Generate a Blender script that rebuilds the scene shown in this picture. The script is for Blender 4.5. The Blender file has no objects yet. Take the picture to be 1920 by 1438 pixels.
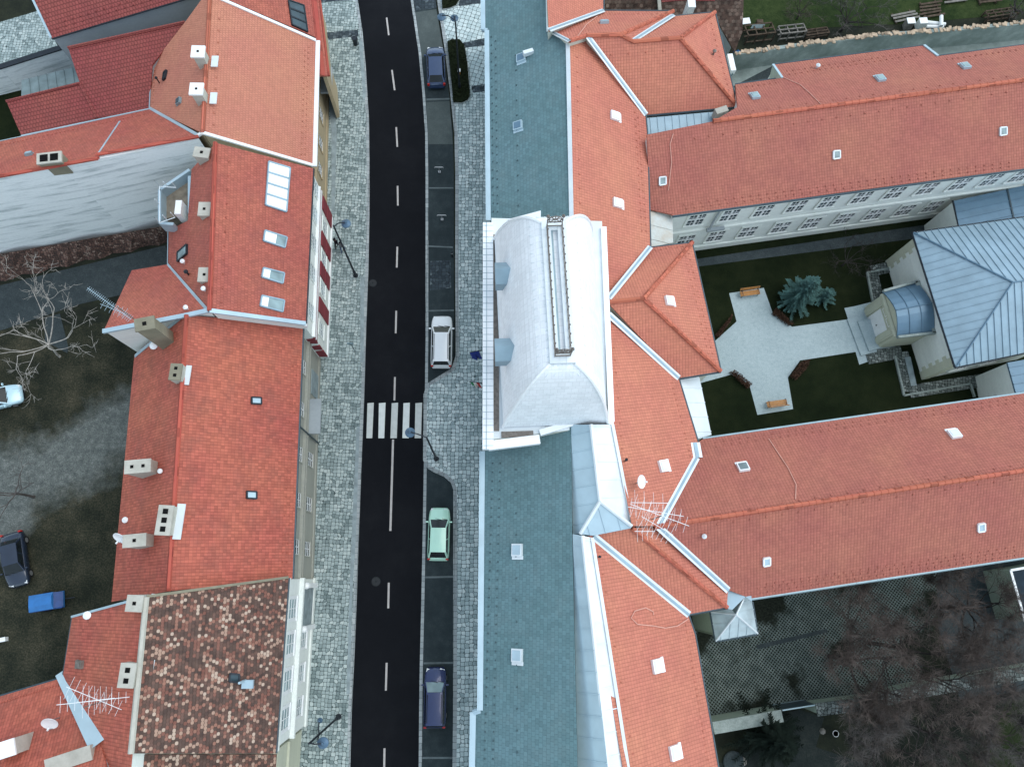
import bpy, bmesh, math, random
from mathutils import Vector, Matrix
R_ = math.radians
SC = bpy.context.scene
COL = SC.collection
rnd = random.Random(7)

# ------------------------------------------------------------------ camera
F, CX, CY, CAMH = 1420.0, 960.0, 719.0, 62.0        # focal length in photo pixels (1920 wide), drone height
_zc = -Vector(((920-CX)/F, -(1085-CY)/F, -1)); _zc.normalize()
_yc = Vector((0, 1, 0)) - _zc*_zc.y; _yc.normalize()
_xc = _yc.cross(_zc)
ROT = Matrix((_xc, _yc, _zc))
cam_d = bpy.data.cameras.new("camera")
cam = bpy.data.objects.new("camera", cam_d); COL.objects.link(cam)
cam_d.sensor_fit = 'HORIZONTAL'; cam_d.sensor_width = 36; cam_d.lens = F/1920*36
cam_d.clip_start = 1; cam_d.clip_end = 3000
m4 = ROT.to_4x4(); m4.translation = Vector((0, 0, CAMH)); cam.matrix_world = m4
SC.camera = cam

# ------------------------------------------------------------------ light
SUN_EL, SUN_AZ = 62, 15          # degrees; azimuth from +X (right of the photo) towards +Y
wd = bpy.data.worlds.new("World"); SC.world = wd; wd.use_nodes = True
nt = wd.node_tree
sky = nt.nodes.new('ShaderNodeTexSky'); sky.sky_type = 'NISHITA'; sky.sun_disc = False
sky.sun_elevation = R_(SUN_EL); sky.sun_rotation = R_(90-SUN_AZ)
sky.air_density = 1.0; sky.dust_density = 0.6; sky.ozone_density = 1.0
bg = nt.nodes['Background']; bg.inputs[1].default_value = 0.15
hsv = nt.nodes.new('ShaderNodeHueSaturation'); hsv.inputs['Saturation'].default_value = .45     # thin even cloud greys the sky
nt.links.new(sky.outputs[0], hsv.inputs['Color'])
tint = nt.nodes.new('ShaderNodeMixRGB'); tint.blend_type = 'MULTIPLY'; tint.inputs[0].default_value = 1; tint.inputs[2].default_value = (.90, 1.0, 1.0, 1)
nt.links.new(hsv.outputs[0], tint.inputs[1]); nt.links.new(tint.outputs[0], bg.inputs[0])
sd = bpy.data.lights.new("sun", 'SUN'); sd.energy = 0.6; sd.angle = R_(50); sd.color = (1.0, 0.93, 0.85)
so = bpy.data.objects.new("sun", sd); COL.objects.link(so)
sdir = Vector((math.cos(R_(SUN_EL))*math.cos(R_(SUN_AZ)), math.cos(R_(SUN_EL))*math.sin(R_(SUN_AZ)), math.sin(R_(SUN_EL))))
so.rotation_euler = sdir.to_track_quat('Z', 'Y').to_euler(); so.location = (60, 20, 80)
SC.view_settings.view_transform = 'Standard'; SC.view_settings.look = 'None'
SC.view_settings.exposure = 1.15; SC.view_settings.gamma = 1.0

# ------------------------------------------------------------------ photo pixel -> world
def ray(px, py): return ROT @ Vector(((px-CX)/F, -(py-CY)/F, -1))
def P(px, py, z=0.0):
    d = ray(px, py); return Vector((0, 0, CAMH)) + d*((z-CAMH)/d.z)
def plane(*pts):
    a, b, c = [P(*p) for p in pts[:3]]
    n = (b-a).cross(c-a).normalized()
    if n.z < 0: n = -n
    return (a, n)
def on(pl, px, py):
    a, n = pl; d = ray(px, py); o = Vector((0, 0, CAMH))
    return o + d*((a-o).dot(n)/d.dot(n))
def zat(pl, x, y):
    a, n = pl; return a.z - (n.x*(x-a.x)+n.y*(y-a.y))/n.z

# ------------------------------------------------------------------ object helpers
ORG = {}
def tag(o, label=None, cat=None, group=None, kind=None):
    if label: o['label'] = label
    if cat: o['category'] = cat
    if group: o['group'] = group
    if kind: o['kind'] = kind
    return o
def thing(name, label, cat, loc=(0, 0, 0), group=None):
    o = bpy.data.objects.new(name, None); COL.objects.link(o); o.empty_display_size = .3
    o.location = loc; ORG[o.name] = Vector(loc)
    return tag(o, label, cat, group)

class M:
    def __init__(s): s.v = []; s.f = []; s.m = []
    def add(s, pts, faces, m=0):
        b = len(s.v); s.v += [Vector(p) for p in pts]
        for f in faces: s.f.append([b+i for i in f]); s.m.append(m)
    def plate(s, top, t=.16, m=0, ms=None):
        n = len(top); bot = [Vector(p)-Vector((0, 0, t)) for p in top]
        s.add(list(top)+bot, [list(range(n))], m)
        b = len(s.v)-2*n; ms = m if ms is None else ms
        s.f.append([b+n+i for i in range(n)][::-1]); s.m.append(ms)
        for i in range(n):
            j = (i+1) % n; s.f.append([b+j, b+i, b+n+i, b+n+j]); s.m.append(ms)
    def prism(s, xy, z0, z1, m=0):
        zs = z1 if isinstance(z1, (list, tuple)) else [z1]*len(xy)
        n = len(xy)
        s.add([(p[0], p[1], z) for p, z in zip(xy, zs)]+[(p[0], p[1], z0) for p in xy], [], m)
        b = len(s.v)-2*n
        s.f.append([b+i for i in range(n)]); s.m.append(m)
        s.f.append([b+n+i for i in range(n)][::-1]); s.m.append(m)
        for i in range(n):
            j = (i+1) % n; s.f.append([b+j, b+i, b+n+i, b+n+j]); s.m.append(m)
    def obox(s, c, ax, ay, az, m=0):      # c centre, half-axis vectors
        c = Vector(c); P8 = [c+ax*i+ay*j+az*k for k in (-1, 1) for j in (-1, 1) for i in (-1, 1)]
        s.add(P8, [(0, 2, 3, 1), (4, 5, 7, 6), (0, 1, 5, 4), (2, 6, 7, 3), (0, 4, 6, 2), (1, 3, 7, 5)], m)
    def box(s, c, sx, sy, sz, a=0, m=0):
        s.obox(c, Vector((math.cos(a), math.sin(a), 0))*sx/2, Vector((-math.sin(a), math.cos(a), 0))*sy/2, Vector((0, 0, sz/2)), m)
    def bar(s, a, b, w, h, m=0, up=(0, 0, 1)):
        a, b = Vector(a), Vector(b); d = b-a; L = d.length
        if L < 1e-5: return
        d /= L; u = Vector(up); sd_ = d.cross(u)
        if sd_.length < 1e-4: sd_ = d.cross(Vector((1, 0, 0)))
        sd_.normalize(); u = sd_.cross(d).normalized()
        s.obox((a+b)/2, d*L/2, sd_*w/2, u*h/2, m)
    def tube(s, pts, rads, n=6, m=0, cap=True):
        pts = [Vector(p) for p in pts]; k = len(pts)
        if not isinstance(rads, (list, tuple)): rads = [rads]*k
        ref = Vector((.3, .2, 1)); b = len(s.v)
        for i, p in enumerate(pts):
            d = (pts[min(i+1, k-1)]-pts[max(i-1, 0)])
            if d.length < 1e-6: d = Vector((0, 0, 1))
            d.normalize(); u = d.cross(ref)
            if u.length < 1e-3: u = d.cross(Vector((1, 0, 0)))
            u.normalize(); w = d.cross(u)
            for j in range(n):
                t = 2*math.pi*j/n; s.v.append(p+(u*math.cos(t)+w*math.sin(t))*rads[i])
        for i in range(k-1):
            for j in range(n):
                j2 = (j+1) % n
                s.f.append([b+i*n+j, b+i*n+j2, b+(i+1)*n+j2, b+(i+1)*n+j]); s.m.append(m)
        if cap and n > 2:
            s.f.append([b+j for j in range(n)][::-1]); s.m.append(m)
            s.f.append([b+(k-1)*n+j for j in range(n)]); s.m.append(m)
    def cyl(s, c, r, h, n=12, m=0, r2=None):
        c = Vector(c); s.tube([c, c+Vector((0, 0, h))], [r, r if r2 is None else r2], n, m)
    def lathe(s, c, prof, n=14, m=0):      # prof list of (r,z)
        c = Vector(c); s.tube([c+Vector((0, 0, z)) for r, z in prof], [max(r, .002) for r, z in prof], n, m)
    def pieces(s):
        n = len(s.v); par = list(range(n))
        def fd(i):
            while par[i] != i: par[i] = par[par[i]]; i = par[i]
            return i
        for f in s.f:
            r = fd(f[0])
            for i in f[1:]: par[fd(i)] = r
        isl = {}
        for i in range(n): isl.setdefault(fd(i), []).append(i)
        ks = list(isl); bb = []
        for k in ks:
            q = [s.v[i] for i in isl[k]]
            lo = [min(p[c] for p in q) for c in range(3)]; hi = [max(p[c] for p in q) for c in range(3)]
            bb.append((lo, hi, max(h_-l_ for h_, l_ in zip(hi, lo))))
        pp = list(range(len(ks)))
        def f2(i):
            while pp[i] != i: pp[i] = pp[pp[i]]; i = pp[i]
            return i
        for i in range(len(ks)):
            for j in range(i):
                gap = math.sqrt(sum(max(0, bb[i][0][c]-bb[j][1][c], bb[j][0][c]-bb[i][1][c])**2 for c in range(3)))
                if gap <= max(.02, .49*max(bb[i][2], bb[j][2])): pp[f2(i)] = f2(j)
        cl = {k: f2(i) for i, k in enumerate(ks)}
        out = {}
        for f, m in zip(s.f, s.m): out.setdefault(cl[fd(f[0])], []).append((f, m))
        res = []
        for fs in out.values():
            q = M(); mp = {}
            for f, m in fs:
                for i in f:
                    if i not in mp: mp[i] = len(q.v); q.v.append(s.v[i])
                q.f.append([mp[i] for i in f]); q.m.append(m)
            res.append(q)
        return res
    def build(s, name, mats, parent=None, smooth=False, loc=None, recalc=True):
        if not isinstance(mats, (list, tuple)): mats = [mats]
        if parent is not None and len(s.f) < 3500:
            ps = s.pieces()
            if len(ps) > 1: return [q.build1(name, mats, parent, smooth, loc, recalc) for q in ps][0]
        return s.build1(name, mats, parent, smooth, loc, recalc)
    def build1(s, name, mats, parent=None, smooth=False, loc=None, recalc=True):
        if parent is not None: o0 = ORG[parent.name]
        elif loc is not None: o0 = Vector(loc)
        else:
            xs = [p.x for p in s.v]; ys = [p.y for p in s.v]
            o0 = Vector(((min(xs)+max(xs))/2, (min(ys)+max(ys))/2, min(p.z for p in s.v)))
        me = bpy.data.meshes.new(name)
        me.from_pydata([tuple(p-o0) for p in s.v], [], s.f)
        for mm in mats: me.materials.append(mm)
        for p, mi in zip(me.polygons, s.m): p.material_index = mi
        if recalc:
            bm = bmesh.new(); bm.from_mesh(me); bmesh.ops.recalc_face_normals(bm, faces=bm.faces); bm.to_mesh(me); bm.free()
        uv = me.uv_layers.new(name='UVMap').data
        for p in me.polygons:
            n = p.normal.copy()
            if n.z < 0: n = -n
            if n.z > .999: u, w = Vector((1, 0, 0)), Vector((0, 1, 0))
            else:
                u = Vector((0, 0, 1)).cross(n).normalized(); w = n.cross(u)
            for li in p.loop_indices:
                co = me.vertices[me.loops[li].vertex_index].co + o0
                uv[li].uv = (co.dot(u), co.dot(w))
        if smooth:
            for p in me.polygons: p.use_smooth = True
        o = bpy.data.objects.new(name, me); COL.objects.link(o)
        if parent is not None: o.parent = parent; ORG[o.name] = ORG[parent.name]
        else: o.location = o0; ORG[o.name] = o0
        return o
def struct(name, m, mat, label=None, kind='structure'):
    return tag(m.build(name, mat), label, None, None, kind)

# ------------------------------------------------------------------ materials
def nmat(name):
    mt = bpy.data.materials.new(name); mt.use_nodes = True
    return mt, mt.node_tree, mt.node_tree.nodes['Principled BSDF']
def N(t, ty, **kw):
    n = t.nodes.new(ty)
    for k, v in kw.items(): setattr(n, k, v)
    return n
def mth(t, op, a, b=None, c=None):
    n = t.nodes.new('ShaderNodeMath'); n.operation = op
    for i, x in enumerate((a, b, c)):
        if x is None: continue
        if isinstance(x, (int, float)): n.inputs[i].default_value = x
        else: t.links.new(x, n.inputs[i])
    return n.outputs[0]
def ramp(t, fac, stops, interp='LINEAR'):
    r = t.nodes.new('ShaderNodeValToRGB'); r.color_ramp.interpolation = interp
    e = r.color_ramp.elements
    while len(e) < len(stops): e.new(.5)
    for x, (p, c) in zip(e, stops): x.position = p; x.color = (*c, 1)
    t.links.new(fac, r.inputs[0]); return r.outputs[0]
def mixc(t, fac, a, b, mode='MIX'):
    n = t.nodes.new('ShaderNodeMixRGB'); n.blend_type = mode
    for i, x in enumerate((fac, a, b)):
        if isinstance(x, (int, float)): n.inputs[i].default_value = x
        elif isinstance(x, tuple): n.inputs[i].default_value = (*x, 1)
        else: t.links.new(x, n.inputs[i])
    return n.outputs[0]
def noise(t, vec, scale, detail=4, rough=.55):
    n = t.nodes.new('ShaderNodeTexNoise'); n.inputs['Scale'].default_value = scale
    n.inputs['Detail'].default_value = detail; n.inputs['Roughness'].default_value = rough
    if vec is not None: t.links.new(vec, n.inputs['Vector'])
    return n.outputs['Fac']
def coords(t, k='Object'): return t.nodes.new('ShaderNodeTexCoord').outputs[k]
def bump(t, b, h, dist=.02, st=.6):
    n = t.nodes.new('ShaderNodeBump'); n.inputs['Strength'].default_value = st; n.inputs['Distance'].default_value = dist
    t.links.new(h, n.inputs['Height']); t.links.new(n.outputs[0], b.inputs['Normal'])
def plain(name, c, rough=.6, metal=0, var=.15, vs=3, spec=.4, coat=0, br=0):
    mt, t, b = nmat(name)
    nz = noise(t, coords(t), vs)
    c1 = tuple(x*(1-var) for x in c); c2 = tuple(min(1, x*(1+var)) for x in c)
    t.links.new(ramp(t, nz, [(.3, c1), (.7, c2)]), b.inputs['Base Color'])
    b.inputs['Roughness'].default_value = rough; b.inputs['Metallic'].default_value = metal
    b.inputs['Specular IOR Level'].default_value = spec
    if coat: b.inputs['Coat Weight'].default_value = coat
    if br: bump(t, b, noise(t, coords(t), vs*6), .02, br)
    return mt
def cells(t, w, h, off=.5, uvname=None, rot=0):
    uv = coords(t, 'UV')
    if rot:
        mp = t.nodes.new('ShaderNodeMapping'); mp.inputs['Rotation'].default_value[2] = rot; t.links.new(uv, mp.inputs[0]); uv = mp.outputs[0]
    sp = t.nodes.new('ShaderNodeSeparateXYZ'); t.links.new(uv, sp.inputs[0])
    vv = mth(t, 'DIVIDE', sp.outputs[1], h); row = mth(t, 'FLOOR', vv); fv = mth(t, 'FRACT', vv)
    uu = mth(t, 'ADD', mth(t, 'DIVIDE', sp.outputs[0], w), mth(t, 'MULTIPLY', mth(t, 'FLOORED_MODULO', row, 2), off))
    cu = mth(t, 'FLOOR', uu); fu = mth(t, 'FRACT', uu)
    cb = t.nodes.new('ShaderNodeCombineXYZ'); t.links.new(cu, cb.inputs[0]); t.links.new(row, cb.inputs[1])
    wn = t.nodes.new('ShaderNodeTexWhiteNoise'); wn.noise_dimensions = '2D'; t.links.new(cb.outputs[0], wn.inputs['Vector'])
    return uv, fu, fv, wn.outputs['Value'], cb.outputs[0]
def tile(name, c, w=.3, h=.34, var=.16, gap=.55, big=.14, wear=None, wearamt=.3, bst=.8, curl=True, off=.5, gw=.10):
    mt, t, b = nmat(name)
    uv, fu, fv, rv, cell = cells(t, w, h, off)
    e1 = mth(t, 'LESS_THAN', fv, gw*1.1)
    e2 = mth(t, 'GREATER_THAN', mth(t, 'ABSOLUTE', mth(t, 'SUBTRACT', fu, .5)), .5-gw*.6)
    edge = mth(t, 'MAXIMUM', e1, mth(t, 'MULTIPLY', e2, .8))
    bigz = noise(t, uv, .22, 5); mid = noise(t, uv, 1.4, 5)
    lum = mth(t, 'ADD', mth(t, 'MULTIPLY', mth(t, 'SUBTRACT', rv, .5), 2*var), mth(t, 'ADD', mth(t, 'MULTIPLY', mth(t, 'SUBTRACT', bigz, .5), 2.2*big), mth(t, 'MULTIPLY', mth(t, 'SUBTRACT', mid, .5), 1.2*big)))
    lum = mth(t, 'ADD', lum, 1)
    hs = t.nodes.new('ShaderNodeHueSaturation'); hs.inputs['Color'].default_value = (*c, 1)
    t.links.new(lum, hs.inputs['Value'])
    t.links.new(mth(t, 'ADD', mth(t, 'MULTIPLY', mth(t, 'SUBTRACT', bigz, .5), .03), .5), hs.inputs['Hue'])
    colr = hs.outputs[0]
    if wear:
        wz = noise(t, uv, .55, 8, .7)
        f = mth(t, 'MULTIPLY', ramp(t, wz, [(.48, (0, 0, 0)), (.66, (1, 1, 1))]), wearamt)
        colr = mixc(t, f, colr, wear)
    colr = mixc(t, mth(t, 'MULTIPLY', edge, gap), colr, tuple(x*.35 for x in c))
    t.links.new(colr, b.inputs['Base Color']); b.inputs['Roughness'].default_value = .75; b.inputs['Specular IOR Level'].default_value = .25
    hgt = mth(t, 'ADD', mth(t, 'MULTIPLY', fv, -.6), mth(t, 'MULTIPLY', edge, -.8))
    if curl: hgt = mth(t, 'ADD', hgt, mth(t, 'MULTIPLY', mth(t, 'SINE', mth(t, 'MULTIPLY', fu, math.pi)), .7))
    bump(t, b, mth(t, 'ADD', hgt, mth(t, 'MULTIPLY', rv, .3)), .035, bst)
    return mt
def mottled(name, stops, w=.36, h=.3, clus=.55, base=None):
    mt, t, b = nmat(name)
    uv, fu, fv, rv, cell = cells(t, w, h)
    cz = noise(t, cell, .13, 4, .6); cz2 = noise(t, cell, .45, 2)
    val = mth(t, 'ADD', mth(t, 'MULTIPLY', rv, .62), mth(t, 'ADD', mth(t, 'MULTIPLY', mth(t, 'SUBTRACT', cz, .5), clus*1.6), mth(t, 'MULTIPLY', mth(t, 'SUBTRACT', cz2, .5), clus)))
    val = mth(t, 'ADD', val, .12)
    c = ramp(t, val, stops, 'CONSTANT')
    # round butt: darker ring where the tile tail ends
    dx = mth(t, 'MULTIPLY', mth(t, 'SUBTRACT', fu, .5), 2); dy = mth(t, 'MULTIPLY', mth(t, 'SUBTRACT', fv, .5), 2)
    rr = mth(t, 'SQRT', mth(t, 'ADD', mth(t, 'MULTIPLY', dx, dx), mth(t, 'MULTIPLY', dy, dy)))
    edge = mth(t, 'GREATER_THAN', rr, 1.02)
    c = mixc(t, mth(t, 'MULTIPLY', edge, .75), c, (.045, .028, .022))
    c = mixc(t, .25, c, ramp(t, noise(t, uv, 2.2, 6), [(.3, (.05, .03, .025)), (.75, (.34, .2, .15))]))
    t.links.new(c, b.inputs['Base Color']); b.inputs['Roughness'].default_value = .9; b.inputs['Specular IOR Level'].default_value = .15
    bump(t, b, mth(t, 'SUBTRACT', mth(t, 'MULTIPLY', rv, .5), mth(t, 'ADD', edge, mth(t, 'MULTIPLY', fv, .6))), .04, 1)
    return mt
def cobble(name, stops, size=.34, rand=.62, joint=(.055, .07, .07), jw=.07, rot=0, patch=.25, bst=.7):
    mt, t, b = nmat(name)
    uv = coords(t, 'UV')
    mp = t.nodes.new('ShaderNodeMapping'); mp.inputs['Rotation'].default_value[2] = rot; t.links.new(uv, mp.inputs[0])
    v1 = N(t, 'ShaderNodeTexVoronoi', feature='F1', distance='CHEBYCHEV', voronoi_dimensions='2D')
    v2 = N(t, 'ShaderNodeTexVoronoi', feature='F2', distance='CHEBYCHEV', voronoi_dimensions='2D')
    for v in (v1, v2):
        v.inputs['Scale'].default_value = 1/size; v.inputs['Randomness'].default_value = rand; t.links.new(mp.outputs[0], v.inputs['Vector'])
    gapd = mth(t, 'SUBTRACT', v2.outputs['Distance'], v1.outputs['Distance'])
    sp = t.nodes.new('ShaderNodeSeparateColor'); t.links.new(v1.outputs['Color'], sp.inputs[0])
    pz = noise(t, uv, .35, 4)
    val = mth(t, 'ADD', sp.outputs[0], mth(t, 'MULTIPLY', mth(t, 'SUBTRACT', pz, .5), patch*2))
    c = ramp(t, val, stops)
    fine = noise(t, uv, 9, 4)
    c = mixc(t, .35, c, ramp(t, fine, [(.3, tuple(x*.6 for x in stops[1][1])), (.7, tuple(min(1, x*1.35) for x in stops[1][1]))]), 'MIX')
    jm = ramp(t, gapd, [(jw*.6, (1, 1, 1)), (jw*1.6, (0, 0, 0))])
    c = mixc(t, jm, c, joint)
    t.links.new(c, b.inputs['Base Color']); b.inputs['Roughness'].default_value = .85; b.inputs['Specular IOR Level'].default_value = .25
    bump(t, b, mth(t, 'SUBTRACT', mth(t, 'MULTIPLY', sp.outputs[1], .3), jm), .03, bst)
    return mt
def ground(name, stops, s1=.12, s2=1.6, s3=9, rough=.95, w=(.5, .3, .35), br=.6, spec=.15):
    mt, t, b = nmat(name); co = t.nodes.new('ShaderNodeNewGeometry').outputs['Position']
    a = mth(t, 'MULTIPLY', noise(t, co, s1, 4), w[0]); c_ = mth(t, 'MULTIPLY', noise(t, co, s2, 5, .65), w[1]); d = mth(t, 'MULTIPLY', noise(t, co, s3, 3, .7), w[2])
    tot = sum(w); f = mth(t, 'DIVIDE', mth(t, 'ADD', a, mth(t, 'ADD', c_, d)), tot)
    t.links.new(ramp(t, f, stops), b.inputs['Base Color']); b.inputs['Roughness'].default_value = rough; b.inputs['Specular IOR Level'].default_value = spec
    bump(t, b, d, .08, br)
    return mt
def plaster(name, c, stain, amt=.5, sx=.35, sz=1.6, rough=.9, lo=.42, hi=.7):
    mt, t, b = nmat(name); co = coords(t, 'UV')
    mp = t.nodes.new('ShaderNodeMapping'); mp.inputs['Scale'].default_value = (sx, sz, 1); t.links.new(co, mp.inputs[0])
    f = noise(t, mp.outputs[0], 1.0, 8, .68); f2 = noise(t, co, 5, 4)
    m = mth(t, 'MULTIPLY', ramp(t, f, [(lo, (0, 0, 0)), (hi, (1, 1, 1))]), amt)
    cc = mixc(t, m, ramp(t, f2, [(.3, tuple(x*.92 for x in c)), (.7, c)]), stain)
    t.links.new(cc, b.inputs['Base Color']); b.inputs['Roughness'].default_value = rough; b.inputs['Specular IOR Level'].default_value = .2
    bump(t, b, mth(t, 'ADD', f, mth(t, 'MULTIPLY', f2, .3)), .03, .6)
    return mt
def glassm(name, c=(.03, .05, .06), rough=.08):
    mt, t, b = nmat(name)
    t.links.new(ramp(t, noise(t, coords(t), .8, 2), [(.3, tuple(x*.6 for x in c)), (.7, tuple(x*1.5 for x in c))]), b.inputs['Base Color'])
    b.inputs['Roughness'].default_value = rough; b.inputs['Specular IOR Level'].default_value = .35
    return mt

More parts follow.
